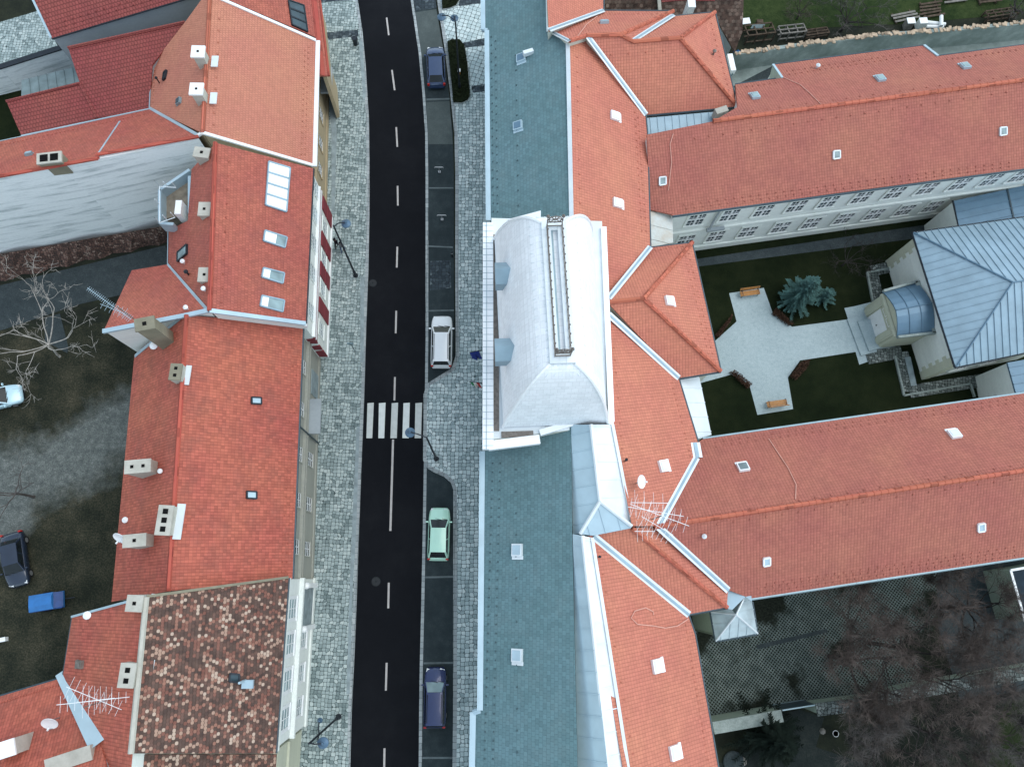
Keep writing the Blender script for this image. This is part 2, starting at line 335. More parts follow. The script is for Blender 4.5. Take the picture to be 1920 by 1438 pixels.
TERRA = (.40, .105, .062)
MT = dict(
 tile_new=tile('tile_salmon', (.49, .192, .129), .20, .22, .07, .34, .09),
 tile_main=tile('tile_main', (.515, .184, .124), .22, .23, .07, .42, .10, (.36, .125, .09), .3, bst=.7, off=0),
 tile_wing=tile('tile_wing', (.385, .132, .096), .22, .23, .08, .46, .12, (.27, .09, .075), .35, bst=.7, off=0),
 tile_old=tile('tile_weathered', (.42, .113, .076), .20, .24, .18, .35, .16, (.22, .085, .065), .45, off=0),
 tile_mid=tile('tile_brick', (.395, .112, .079), .20, .24, .14, .42, .12, (.24, .08, .07), .35),
 tile_dark=tile('tile_dark_red', (.27, .068, .06), .24, .30, .10, .6, .12, (.18, .055, .052), .35, bst=1.0, gw=.18),
 ridge=tile('ridge_tile', (.45, .13, .08), 5, .42, .16, .7, .1, curl=False),
 ridge_red=tile('ridge_red', (.38, .08, .055), 5, .42, .2, .6, .2, curl=False),
 mottled=mottled('mottled_tiles', [(0, (.066, .046, .040)), (.34, (.115, .066, .054)), (.46, (.21, .088, .066)), (.56, (.30, .145, .105)), (.63, (.42, .275, .205)), (.73, (.54, .41, .32))], .205, .20),
 mossy=mottled('mossy_tiles', [(0, (.02, .016, .013)), (.36, (.05, .042, .034)), (.58, (.11, .085, .068)), (.74, (.22, .175, .14)), (.86, (.36, .30, .25))], .30, .3, .35),
 slate=tile('slate_shingle', (.112, .196, .213), .30, .26, .11, .30, .14, (.15, .22, .23), .4, bst=.5, curl=False),
 zinc=plain('zinc_sheet', (.40, .52, .58), .42, .25, .10, .6, .4),
 zinc_lt=plain('bright_zinc', (.66, .71, .73), .45, .15, .08, .7, .4),
 zinc_bl=plain('blue_zinc', (.27, .375, .44), .45, .2, .12, .8, .4),
 zinc_dk=plain('dark_zinc', (.11, .19, .26), .4, .25, .12, .8, .4),
 gutter=plain('gutter_metal', (.26, .36, .40), .45, .35, .1, 2),
 gutter_dk=plain('dark_gutter', (.05, .075, .09), .5, .3, .15, 2),
 tower=tile('tower_shingle', (.78, .80, .82), .42, .42, .05, .16, .06, (.60, .64, .66), .35, bst=.3, curl=False),
 white=plain('white_paint', (.78, .79, .78), .55, 0, .05, 2),
 white_met=plain('white_metal', (.82, .84, .85), .45, .1, .05, 1),
 plast_white=plaster('weathered_whitewash', (.82, .86, .86), (.24, .30, .31), .75, .22, 2.2, .9, .50, .68),
 plast_grey=plaster('grey_render', (.36, .40, .42), (.22, .25, .27), .5, .3, .6),
 plast_cream=plaster('cream_render', (.56, .57, .49), (.40, .42, .37), .4),
 plast_pale=plaster('pale_render', (.80, .83, .78), (.52, .56, .54), .35),
 plast_green=plaster('pale_green_render', (.36, .42, .34), (.25, .30, .25), .5),
 plast_tan=plaster('tan_render', (.44, .35, .22), (.26, .22, .16), .6),
 plast_yel=plaster('quoin_render', (.54, .55, .43), (.40, .41, .33), .4),
 plast_taupe=plaster('taupe_render', (.36, .36, .31), (.24, .26, .24), .5, .2, 2.5),
 plast_red=plaster('wine_red_render', (.24, .045, .055), (.17, .04, .045), .4),
 chim=plaster('chimney_render', (.48, .46, .40), (.26, .25, .21), .6, .8, .8),
 chim_old=plaster('mossy_chimney', (.24, .22, .16), (.13, .125, .09), .6, 1, 1),
 soot=plain('soot', (.008, .008, .008), .95, 0, .3, 4, .05),
 glass=glassm('window_glass'),
 glass_lt=glassm('skylight_glass', (.22, .30, .31), .12),
 sky_white=plain('reflection_diffuser_white', (.88, .88, .86), .5, 0, .03, 2, .5),  # white of sky reflections painted on roof panes; also the lamp diffusers
 dark=plain('dark_metal', (.022, .028, .036), .5, .4, .2, 3),
 lampblue=plain('lamp_shade_blue', (.075, .13, .19), .35, .3, .15, 3),
 asphalt=ground('fresh_asphalt', [(.3, (.0036, .0042, .006)), (.5, (.0062, .007, .0094)), (.68, (.0125, .0135, .016)), (.85, (.026, .028, .030))], .15, .9, 20, .85, (.55, .3, .4), .25, .12),
 park=ground('worn_asphalt', [(.3, (.014, .021, .024)), (.5, (.028, .039, .043)), (.72, (.062, .08, .083))], .25, 1.4, 14, .9, (.5, .45, .4), .3),
 park_old=ground('grey_parking', [(.3, (.05, .063, .062)), (.5, (.075, .092, .09)), (.75, (.13, .155, .15))], .3, 1.4, 14, .9, (.4, .4, .5), .3),
 manhole=plain('cast_iron', (.020, .023, .026), .7, .2, .3, 5),
 asph_patch=ground('asphalt_patch', [(.3, (.010, .012, .014)), (.5, (.018, .021, .023)), (.8, (.04, .045, .047))], .8, 3, 20, .9, (.3, .5, .4), .3),
 shed_roof=plain('dark_felt', (.018, .032, .045), .75, 0, .25, 2, .2),
 meadow_dk=ground('dark_grass', [(.3, (.008, .012, .006)), (.5, (.018, .026, .011)), (.75, (.042, .05, .022))], .25, 1.6, 8, .98, (.5, .4, .45), .9, .05),  # dark green is the grass's own colour
 path_dk=ground('trodden_path', [(.3, (.011, .014, .014)), (.5, (.024, .03, .028)), (.75, (.06, .066, .055))], .2, 1.4, 9, .95, (.5, .4, .45), .6, .08),
 guard=plain('snow_guard_metal', (.045, .085, .095), .6, .2, .1, 3),
 cable=plain('pale_cable', (.62, .33, .26), .7, 0, .1, 3),
 porch_zinc=plain('porch_zinc', (.50, .59, .62), .45, .2, .16, 1.2, .5),
 car_glass=glassm('car_glass', (.010, .014, .016), .15),
 kerb=cobble('kerb_stone', [(.0, (.22, .25, .26)), (.5, (.32, .35, .355)), (1, (.42, .45, .45))], .45, .2, (.10, .12, .12), .05),
 cob_l=cobble('cobble_grey', [(.0, (.10, .14, .14)), (.32, (.27, .33, .325)), (.7, (.40, .47, .46)), (1, (.54, .60, .575))], .28, .55, (.05, .07, .07), .08, .05, .3),
 cob_r=cobble('cobble_mixed', [(.0, (.27, .34, .345)), (.35, (.38, .46, .465)), (.55, (.56, .65, .65)), (1, (.76, .82, .80))], .32, .55, (.085, .12, .125), .085, 0, .3),
 cob_hex=cobble('cobble_light', [(.0, (.36, .45, .455)), (.4, (.48, .57, .57)), (1, (.64, .72, .71))], .42, .35, (.09, .115, .12), .08, .3, .2),
 cob_dk=cobble('dark_pavers', [(.0, (.02, .03, .038)), (.5, (.04, .055, .066)), (.85, (.085, .11, .125)), (1, (.20, .24, .25))], .3, .7, (.02, .026, .03), .07),
 path=ground('gravel_path', [(.28, (.20, .255, .27)), (.5, (.345, .42, .435)), (.75, (.50, .57, .585))], .25, 3.0, 16, .9, (.25, .3, .6), .5),
 paint=plain('road_paint', (.44, .41, .39), .7, 0, .12, 2),
 paint_w=plain('crossing_paint', (.50, .52, .50), .7, 0, .10, 2),
 paint_b=plain('fresh_crossing_paint', (.62, .65, .63), .7, 0, .08, 2),
 paint_g=plain('dull_paint', (.10, .125, .13), .7, 0, .25, 2),
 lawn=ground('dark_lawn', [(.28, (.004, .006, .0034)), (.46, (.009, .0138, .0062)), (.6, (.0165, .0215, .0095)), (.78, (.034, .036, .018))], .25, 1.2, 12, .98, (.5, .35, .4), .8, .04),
 soil=ground('dark_soil', [(.3, (.010, .0125, .011)), (.48, (.019, .022, .017)), (.62, (.034, .038, .024)), (.8, (.07, .062, .045))], .10, .8, 7, .98, (.6, .45, .3), .8, .05),
 grass=ground('winter_grass', [(.28, (.008, .013, .006)), (.45, (.02, .034, .012)), (.6, (.045, .062, .022)), (.78, (.10, .105, .045))], .2, 1.6, 8, .98, (.5, .4, .45), .9, .05),
 gravel=ground('grey_gravel', [(.3, (.022, .03, .03)), (.5, (.066, .08, .076)), (.72, (.17, .185, .17))], .12, 1.5, 11, .95, (.4, .35, .6), .8, .1),
 mud=ground('grey_yard', [(.3, (.02, .028, .031)), (.5, (.044, .056, .060)), (.75, (.10, .115, .115))], .15, 1.4, 9, .95, (.4, .4, .5), .6, .1),
 concrete=ground('concrete', [(.3, (.12, .15, .14)), (.48, (.22, .265, .25)), (.6, (.32, .37, .355)), (.7, (.55, .61, .59))], .35, 1.2, 12, .95, (.6, .4, .2), .4, .15),
 brick=cobble('crumbling_brick', [(.0, (.035, .026, .022)), (.45, (.11, .062, .05)), (.75, (.20, .11, .085)), (1, (.36, .27, .22))], .20, .8, (.022, .018, .016), .10, .2, .5, 1.0),
 bark=plain('pale_bark', (.38, .355, .32), .9, 0, .35, 4, .15),
 bark_dk=plain('dark_bark', (.038, .034, .032), .95, 0, .4, 4, .1),
 twig=plain('brown_twigs', (.088, .071, .062), .95, 0, .6, 1.2, .1),
 twig_gr=plain('grey_twigs', (.095, .086, .080), .95, 0, .5, 1.2, .1),
 needle=plain('blue_needles', (.062, .13, .118), .8, 0, .45, 2.5, .2),
 needle_dk=plain('dark_needles', (.010, .016, .012), .9, 0, .4, 2.5, .1),
 hedge=plain('dark_hedge', (.016, .022, .010), .9, 0, .5, 5, .1),
 rust_leaf=plain('russet_leaves', (.055, .03, .02), .9, 0, .5, 5, .1),
 wood=plain('orange_wood', (.42, .19, .05), .6, 0, .2, 4),
 timber=plain('old_timber', (.085, .062, .045), .9, 0, .4, 3, .1),
 timber_lt=plain('grey_timber', (.20, .185, .165), .9, 0, .3, 3, .1),
 coping=ground('stone_coping', [(.3, (.12, .15, .14)), (.5, (.25, .29, .27)), (.75, (.42, .46, .44))], .8, 2.2, 10, .95, (.3, .5, .4), .7, .1),
 tilecap=plain('broken_tile_cap', (.42, .32, .23), .9, 0, .5, 1.6, .1),
 rubble=cobble('rubble_stone', [(.0, (.05, .065, .06)), (.5, (.13, .15, .14)), (1, (.30, .33, .31))], .26, .7, (.01, .013, .012), .10, .1, .2),
 slab=plain('stone_slab', (.25, .30, .31), .85, 0, .25, 1.5, .15),
 rust=plaster('rusty_sheet', (.56, .60, .58), (.42, .30, .19), .7, .5, .5),
 tin=plain('galvanised_tin', (.17, .22, .225), .5, .25, .2, 1.5),
 terrace=plain('terrace_floor', (.22, .19, .15), .9, 0, .25, 2.5, .1),
 car_white=plain('white_lacquer', (.80, .82, .83), .25, 0, .02, 1, .5, .6),
 car_navy=plain('navy_lacquer', (.017, .030, .105), .25, .2, .05, 1, .5, .6),
 car_blue=plain('blue_lacquer', (.030, .056, .128), .25, .2, .05, 1, .5, .6),
 car_mint=plain('mint_lacquer', (.50, .80, .64), .28, .1, .03, 1, .5, .6),
 car_dark=plain('dark_lacquer', (.018, .028, .05), .25, .2, .1, 1, .5, .6),
 car_ice=plain('ice_lacquer', (.50, .70, .78), .28, .1, .04, 1, .5, .6),
 tarp=plain('blue_sheet', (.03, .16, .42), .5, 0, .12, 2),
 tarp_dk=plain('deep_blue_sheet', (.012, .055, .20), .5, 0, .2, 2),
 tyre=plain('tyre', (.012, .012, .013), .85, 0, .2, 4, .2),
 rim=plain('wheel_rim', (.35, .36, .37), .4, .6, .1, 3),
 lens=plain('headlight_lens', (.75, .78, .78), .15, 0, .05, 3, .6),
 red=plain('red_lens', (.45, .015, .01), .25, 0, .1, 3),
 skin=plain('skin', (.45, .27, .20), .6, 0, .05, 5),
 jeans=plain('denim', (.05, .085, .16), .85, 0, .2, 9),
 jack=plain('grey_jacket', (.17, .20, .21), .85, 0, .2, 9),
 black=plain('black_cloth', (.010, .010, .014), .9, 0, .2, 9, .1),
 flag_b=plain('blue_cloth', (.012, .035, .27), .8, 0, .1, 4),
 gold=plain('gold_cloth', (.6, .42, .03), .7, 0, .05, 4),
 flag_r=plain('red_cloth', (.45, .03, .035), .8, 0, .1, 4),
 flag_g=plain('green_cloth', (.02, .22, .09), .8, 0, .1, 4),
 iron=plain('rust_iron', (.20, .175, .155), .7, .4, .3, 4),
)
# lattice of grass pavers
def lattice():
    mt, t, b = nmat('grass_pavers')
    uv, fu, fv, rv, cell = cells(t, .20, .20, 0, rot=R_(40))
    pos = t.nodes.new('ShaderNodeNewGeometry').outputs['Position']
    a = mth(t, 'ABSOLUTE', mth(t, 'SUBTRACT', fu, .5)); c = mth(t, 'ABSOLUTE', mth(t, 'SUBTRACT', fv, .5))
    web = mth(t, 'GREATER_THAN', mth(t, 'MAXIMUM', a, c), .34)
    pz = noise(t, pos, .22, 4)
    lost = ramp(t, pz, [(.41, (1, 1, 1)), (.48, (0, 0, 0))])
    dirt = ramp(t, noise(t, pos, 7, 3), [(.3, (.007, .0095, .007)), (.7, (.026, .03, .022))])
    st = ramp(t, noise(t, pos, 1.2, 4), [(.3, (.085, .11, .105)), (.7, (.19, .225, .21))])
    f = mth(t, 'MULTIPLY', web, mth(t, 'SUBTRACT', 1, lost))
    t.links.new(mixc(t, f, dirt, st), b.inputs['Base Color']); b.inputs['Roughness'].default_value = .95; b.inputs['Specular IOR Level'].default_value = .1
    bump(t, b, f, .03, .5)
    return mt
MT['lattice'] = lattice()

# ------------------------------------------------------------------ ground, roads, pavements
def flat(name, px, mat, z=.0, th=.0, label=None, kind='structure', z0=None):
    m = M(); pts = [P(x, y, 0) for x, y in px]
    if th: m.prism([(p.x, p.y) for p in pts], z, z+th)
    else: m.add([(p.x, p.y, z) for p in pts], [list(range(len(pts)))])
    return struct(name, m, mat, label, kind)
g = M(); g.add([(-700, -700, -.03), (700, -700, -.03), (700, 700, -.03), (-700, 700, -.03)], [(0, 1, 2, 3)])
struct('ground', g, MT['soil'], 'dark bare soil of the gardens and back yards')
ROAD_L = [(652, -160), (664, -60), (671, 0), (680, 62), (686, 125), (692, 225), (693, 312), (693, 400), (691, 510), (687, 610), (684, 720), (679, 850), (674, 980), (669, 1128), (665, 1228), (660, 1328), (657, 1438), (650, 1600), (642, 1850)]
ROAD_R = [(752, -160), (763, -60), (770, 0), (785, 100), (792, 175), (797, 250), (798, 325), (798, 400), (798, 510), (798, 610), (797, 720), (795, 850), (793, 980), (790, 1128), (787, 1253), (786, 1328), (785, 1438), (783, 1600), (780, 1850)]
flat('road', ROAD_L+ROAD_R[::-1], MT['asphalt'], .012, 0, 'fresh black asphalt road between the two pavements')
def strip_px(name, line, w, mat, z, th, side=1, label=None):
    """raised strip of width w metres along a pixel line; side=+1 lies to the right of the walking direction"""
    a = [P(x, y, 0) for x, y in line]; out = []
    for i, p in enumerate(a):
        d = (a[min(i+1, len(a)-1)]-a[max(i-1, 0)]).normalized(); n = Vector((d.y, -d.x, 0))*side
        out.append(p+n*w)
    m = M()
    for i in range(len(a)-1):
        m.prism([(q.x, q.y) for q in (a[i], a[i+1], out[i+1], out[i])], z, z+th)
    return struct(name, m, mat, label)
# pavements (slabs 0.12 m high)
PAV_L = ROAD_L
left_edge = [(560, -160), (585, -60), (590, 0), (596, 100), (600, 250), (600, 400), (590, 600), (575, 720), (570, 900), (560, 1080), (545, 1250), (520, 1438), (500, 1600), (470, 1850)]
inner = [(x-3, y) for x, y in ROAD_L]
flat('pavement_west', inner+left_edge[::-1], MT['cob_l'], 0, .12, 'grey cobbled pavement along the row of houses west of the road')
strip_px('kerb_west', ROAD_L, .26, MT['kerb'], 0, .125, 1, 'pale stone kerb between road and western cobbles')
PARK_R = [(790, -160), (806, -60), (816, 0), (830, 88), (841, 175), (849, 250), (851, 325), (851, 420), (851, 520), (852, 620), (852, 668), (845, 690), (803, 719)]
PARK2 = [(798, 868), (812, 884), (832, 894), (846, 906), (851, 922), (851, 1000), (850, 1100), (850, 1250), (850, 1340), (849, 1438), (847, 1600), (843, 1850)]
kerb_in = [(x+5, y) for x, y in ROAD_R]
flat('parking_lane_north', [(757, -160), (768, -60)]+[(775, 0), (790, 100), (797, 175), (802, 250), (803, 325), (803, 719)]+PARK_R[::-1][1:], MT['park'], .006, 0, 'worn dark asphalt parking lane beside the white car')
flat('parking_lane_south', [(800, 868), (799, 980), (796, 1128), (793, 1253), (791, 1438), (788, 1600), (785, 1850)]+PARK2[::-1][:-1], MT['park'], .006, 0, 'worn dark asphalt parking lane beside the mint green car')
flat('parking_bay_light', [(789, 92), (797, 175), (799, 190), (843, 188), (831, 92), (818, 18), (779, 24)], MT['park_old'], .011, 0, 'paler paved parking bays around the parked blue hatchback')
flat('parking_bay_grey', [(799, 192), (802, 250), (803, 271), (849, 271), (843, 190)], MT['park_old'], .012, 0, 'paler paved bay north of the folding barriers')
flat('parking_bay_dark', [(790, 108), (797, 175), (799, 186), (842, 184), (833, 100)], MT['park'], .016, 0, 'dark asphalt bay under the parked blue hatchback')
flat('cobbled_bay', [(807, 490), (845, 488), (846, 540), (806, 545)], MT['cob_dk'], .011, 0, 'patch of dark cobbles in the empty parking bay')
flat('cobbled_strip', [(776, 0), (779, 20), (819, 16), (815, -6)], MT['cob_dk'], .016, 0, 'dark and light paver strip across the top of the parking lane')
RP = [(x+9, y) for x, y in PARK_R[:-1]]+[(848, 698), (806, 724), (801, 740), (800, 862), (806, 873), (816, 879), (836, 888), (851, 901), (857, 918), (857, 1000), (857, 1100), (857, 1250), (857, 1340), (856, 1438), (854, 1600), (850, 1850)]
flat('pavement_east', RP+[(1000, 1850), (1000, 1300), (960, 800), (960, 400), (960, 0), (940, -160)], MT['cob_r'], 0, .12, 'cobbled pavement along the slate roofed building')
strip_px('kerb_parking', RP, .30, MT['kerb'], 0, .13, 1, 'stone kerb curving round the parking bays')
strip_px('kerb_strip_east', ROAD_R, .24, MT['kerb'], 0, .03, -1, 'flush pale kerb strip between road and parking lane')
# lighter hexagonal-looking field and dark bands of the upper right pavement
flat('pale_cobble_field', [(838, 26), (880, 12), (925, 4), (925, 172), (884, 178), (878, 100), (866, 82), (845, 80), (834, 60)], MT['cob_hex'], .124, 0, 'paler regular cobbles round the planting beds')
for i, (q, lb) in enumerate([([(862, 84), (925, 70), (925, 86), (872, 92)], 'dark paver band reaching the building beside the long bed'), ([(884, 164), (925, 156), (925, 172), (886, 176)], 'dark paver band south of the long bed'), ([(862, 2), (925, -10), (925, 6), (860, 14)], 'dark paver band by the short bed at the top'), ([(604, 64), (671, 58), (673, 70), (604, 78)], 'dark paver band across the western cobbles'), ([(596, 0), (660, -4), (661, 2), (596, 8)], 'dark paver band at the top of the western cobbles')]):
    flat('paver_band', q, MT['cob_dk'], .128, 0, lb)
for i, (q) in enumerate([[(655, 1392), (612, 1390), (603, 1438), (654, 1438)]]):
    flat('slab_patch', q, MT['cob_l'], .1265, 0, 'relaid slabs at the southern end of the western pavement')
flat('facade_gutter_strip', [(609, 74), (616, 74), (632, 250), (628, 400), (622, 400), (622, 250)], MT['slab'], .132, 0, 'grey slab strip at the foot of the tan house')
# smooth edging slabs on the west pavement
for q, lb in [([(676, 520), (684, 520), (683, 595), (682, 680), (676, 680)], 'smooth slab strip beside the kerb opposite the white car'), ([(669, 800), (675, 800), (668, 1000), (662, 1100), (656, 1300), (650, 1300), (658, 1050)], 'smooth slab strip beside the kerb at the southern pavement'), ([(673, 80), (680, 80), (686, 180), (682, 195)], 'smooth slab strip beside the kerb in the north')]:
    flat('edging_slabs', q, MT['slab'], .1275, 0, lb)
# road markings
mk = M()
for (a, b, w) in [((725, 34), (729, 67), .15), ((735, 132), (740, 170), .15), ((743, 239), (745, 276), .15), ((745.5, 349), (746, 386), .15), ((745, 463), (744, 502), .15), ((743, 583), (742, 625), .15), ((740.5, 707), (739.5, 751), .15), ((737, 824), (732, 995), .17), ((729, 1092), (728, 1140), .15), ((725, 1242), (723.5, 1294), .15), ((721, 1402), (720, 1460), .15), ((712, -70), (717, -35), .15)]:
    A, B = P(*a), P(*b); d = (B-A).normalized(); n = Vector((d.y, -d.x, 0))*w/2
    z = Vector((0, 0, .017)); mk.add([A+n+z, B+n+z, B-n+z, A-n+z], [(0, 1, 2, 3)])
struct('centre_line', mk, MT['paint'], 'dull white dashed centre line on the black road')
cw = M()
for i, (x0, x1, x2, x3) in enumerate([(689, 701, 698, 687), (710.5, 723, 720.5, 709.5), (734.5, 746.5, 744, 732), (756.5, 768.5, 766.5, 754.5), (779, 791.5, 789.5, 777.5)]):
    pts = [P(x0, 756), P(x1, 755), P(x2, 821.5), P(x3, 821.5)]
    cw.add([p+Vector((0, 0, .0175)) for p in pts], [(0, 1, 2, 3)], i % 2)
struct('zebra_crossing', cw, [MT['paint_w'], MT['paint_b']], 'five pale bars of the zebra crossing')
bl = M()
for a, b in [((804, 353), (850, 353)), ((803, 462), (849, 464)), ((803, 583), (851, 582)), ((797, 1082), (850, 1081)), ((794, 1243), (850, 1242)), ((792, 1420), (849, 1420)), ((800, 187), (843, 186))]:
    A, B = P(*a), P(*b); n = Vector((0, .07, .019))
    bl.add([A+n, B+n, B+Vector((0, -.07, .019)), A+Vector((0, -.07, .019))], [(0, 1, 2, 3)])
struct('bay_lines', bl, MT['paint_g'], 'faded cross lines between the parking bays')
def disc_struct(name, px, r, mat, z, label, n=20, h=.004):
    m = M(); m.cyl(P(*px)+Vector((0, 0, z)), r, h, n); return m.build(name, mat)
for (c, r, lb) in [((699, 531), .32, 'round manhole cover at the western edge of the road'), ((705, 1090), .33, 'round manhole cover in the road south of the crossing')]:
    m = M(); c0 = P(*c)
    m.cyl(c0+Vector((0, 0, .012)), r*1.12, .004, 24, 1); m.cyl(c0+Vector((0, 0, .016)), r, .006, 24, 0); m.cyl(c0+Vector((0, 0, .022)), r*.2, .003, 10, 1)
    tag(m.build('manhole_cover', [MT['manhole'], MT['asph_patch']]), lb, 'manhole cover', 'manhole covers')

# ------------------------------------------------------------------ west yard, courtyards, gardens
def yard_mat():
    mt, t, b = nmat('yard_ground'); co = t.nodes.new('ShaderNodeNewGeometry').outputs['Position']
    A, B = P(-20, 935), P(240, 800); d = (B-A).normalized(); n = Vector((-d.y, d.x, 0))
    def dot(v):
        q = t.nodes.new('ShaderNodeVectorMath'); q.operation = 'DOT_PRODUCT'; t.links.new(co, q.inputs[0]); q.inputs[1].default_value = v; return q.outputs['Value']
    dist = mth(t, 'ABSOLUTE', mth(t, 'SUBTRACT', dot(n), A.dot(n))); al = mth(t, 'SUBTRACT', dot(d), A.dot(d))
    wid = mth(t, 'ADD', 2.6, mth(t, 'MULTIPLY', mth(t, 'MAXIMUM', mth(t, 'SUBTRACT', 3.5, al), 0), .55))
    w1 = mth(t, 'MULTIPLY', mth(t, 'SUBTRACT', noise(t, co, .35, 6, .65), .5), 5.5)
    f = ramp(t, mth(t, 'ADD', .5, mth(t, 'MULTIPLY', mth(t, 'SUBTRACT', mth(t, 'ADD', dist, w1), wid), .3)), [(.2, (1, 1, 1)), (.85, (0, 0, 0))])
    gr = ramp(t, mth(t, 'ADD', mth(t, 'MULTIPLY', noise(t, co, 2.0, 5, .7), .5), mth(t, 'MULTIPLY', noise(t, co, 11, 3, .7), .5)), [(.3, (.04, .048, .046)), (.5, (.115, .128, .12)), (.7, (.26, .27, .25))])
    dk = ramp(t, mth(t, 'ADD', mth(t, 'MULTIPLY', noise(t, co, .5, 5, .6), .5), mth(t, 'MULTIPLY', noise(t, co, 8, 3, .7), .5)), [(.3, (.009, .0118, .0095)), (.46, (.023, .026, .018)), (.58, (.05, .048, .032)), (.74, (.125, .10, .07))])
    t.links.new(mixc(t, f, dk, gr), b.inputs['Base Color']); b.inputs['Roughness'].default_value = .97; b.inputs['Specular IOR Level'].default_value = .08
    bump(t, b, noise(t, co, 9, 4, .7), .08, .9)
    return mt
flat('yard', [(-260, 640), (250, 600), (330, 700), (260, 1400), (-260, 1420)], yard_mat(), -.018, 0, 'back yard of gravel and dark grass west of the houses')
flat('yard_ground', [(-60, 640), (-60, 540), (0, 535), (310, 460), (330, 530), (150, 570), (60, 600)], MT['mud'], -.02, 0, 'grey worn yard below the tall firewall')
flat('yard_paving', [(84, 596), (112, 588), (128, 650), (126, 662), (84, 640)], MT['mud'], -.008, 0, 'small square of paving under the pale bare tree')
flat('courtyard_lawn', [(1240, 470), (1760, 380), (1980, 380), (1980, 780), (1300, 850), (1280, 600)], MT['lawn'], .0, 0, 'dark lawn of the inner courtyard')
flat('courtyard_path', [(1367, 550), (1432, 540), (1448, 585), (1485, 613), (1590, 599), (1583, 578), (1604, 574), (1660, 560), (1680, 660), (1611, 684), (1604, 660), (1500, 676), (1477, 708), (1487, 767), (1420, 778), (1405, 722), (1372, 702), (1300, 722), (1290, 620), (1340, 640), (1381, 603)], MT['path'], .02, 0, 'pale cross shaped gravel path in the courtyard')
flat('wall_foot_path', [(1280, 478), (1300, 487), (1735, 422), (1760, 430), (1760, 442), (1310, 500)], MT['mud'], .015, 0, 'paved strip at the foot of the long courtyard facade')
flat('grid_paving', [(1270, 1150), (1500, 1085), (1790, 1030), (1770, 1100), (1720, 1290), (1500, 1320), (1330, 1352), (1290, 1250)], MT['lattice'], -.012, 0, 'lattice of grass pavers behind the southern wing')
flat('grey_drive', [(1756, 1060), (1960, 1020), (1960, 1290), (1800, 1310), (1760, 1180)], MT['mud'], -.008, 0, 'grey drive at the right edge behind the bare trees')
flat('slab_path', [(1418, 1209), (1550, 1178), (1552, 1185), (1420, 1217)], MT['mud'], -.004, 0, 'narrow strip of slabs across the grass pavers')
flat('garden_grass', [(1500, 1450), (1560, 1360), (1700, 1340), (1960, 1290), (1960, 1500), (1400, 1500)], MT['soil'], -.014, 0, 'rough garden ground below the bare trees')
flat('meadow_corner', [(1830, 1500), (1860, 1380), (1890, 1310), (1980, 1290), (1980, 1500)], MT['meadow_dk'], -.006, 0, 'green grass in the lower right corner')
flat('garden_path_south', [(1440, 1345), (1500, 1330), (1545, 1345), (1530, 1400), (1650, 1440), (1640, 1500), (1350, 1500), (1350, 1430), (1420, 1400)], MT['path_dk'], -.010, 0, 'grey worn path beyond the garden gate')
flat('meadow', [(1370, -80), (1380, 60), (1700, 45), (1980, 20), (1980, -80)], MT['grass'], -.01, 0, 'green winter grass at the top right')
flat('lane', [(1370, 125), (1370, 260), (1420, 260), (1560, 160), (1980, 130), (1980, 62), (1700, 92), (1500, 110)], MT['concrete'], -.008, 0, 'grey concrete strip below the garden wall')
flat('ivy_ground', [(1360, 170), (1360, 200), (1480, 175), (1480, 108)], MT['mud'], -.002, 0, 'weedy ground beside the lane')
flat('cobbled_yard', [(-60, 60), (75, 20), (110, 90), (-60, 145)], MT['cob_l'], .01, 0, 'cobbled back yard in the top left corner')
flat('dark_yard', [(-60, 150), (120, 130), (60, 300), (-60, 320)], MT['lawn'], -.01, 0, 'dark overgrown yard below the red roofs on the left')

# ------------------------------------------------------------------ building helpers
def inset(pts2, dist):
    n = len(pts2)
    area = sum(pts2[i][0]*pts2[(i+1) % n][1]-pts2[(i+1) % n][0]*pts2[i][1] for i in range(n))
    s = 1 if area > 0 else -1; L = []
    for i in range(n):
        a, b = Vector(pts2[i]), Vector(pts2[(i+1) % n]); d = (b-a)
        if d.length < 1e-6: d = Vector((1, 0))
        d.normalize(); nn = Vector((-d.y, d.x))*s
        L.append((a+nn*dist[i], d))
    out = []
    for i in range(n):
        (p, d), (q, e) = L[i-1], L[i]
        den = d.x*e.y-d.y*e.x
        if abs(den) < .12: out.append(q)
        else:
            t = ((q-p).x*e.y-(q-p).y*e.x)/den; r = p+d*t
            if (r-Vector(pts2[i])).length > 2.5: r = q
            out.append(r)
    return out
class House:
    def __init__(s, name, label, cat, anchor, group=None):
        p = P(*anchor); s.root = thing(name, label, cat, (p.x, p.y, 0), group)
        s.body = M(); s.faces = {}
    def face(s, roof, poly, pl=None, body=True, t=.16, m=0, eave=.45, drop=.22, base=0):
        """poly: (px,py[,z]) list; the first three entries that carry z fix the plane"""
        if pl is None: pl = plane(*[q for q in poly if len(q) == 3][:3])
        W = [on(pl, q[0], q[1]) for q in poly]
        roof.plate(W, t, m)
        if body:
            zs = [w.z for w in W]; lo = min(zs)
            ds = []
            for i in range(len(W)):
                a, b = W[i], W[(i+1) % len(W)]
                hi = max(zs); ds.append(eave if (a.z < lo+.3*(hi-lo) and b.z < lo+.3*(hi-lo) and hi > lo+.8) else .03)
            xy = inset([(w.x, w.y) for w in W], ds)
            s.body.prism([tuple(p) for p in xy], base, [zat(pl, p.x, p.y)-drop for p in xy])
        return pl, W
    def walls(s, mat, name='wall'): return s.body.build(name, mat, s.root)
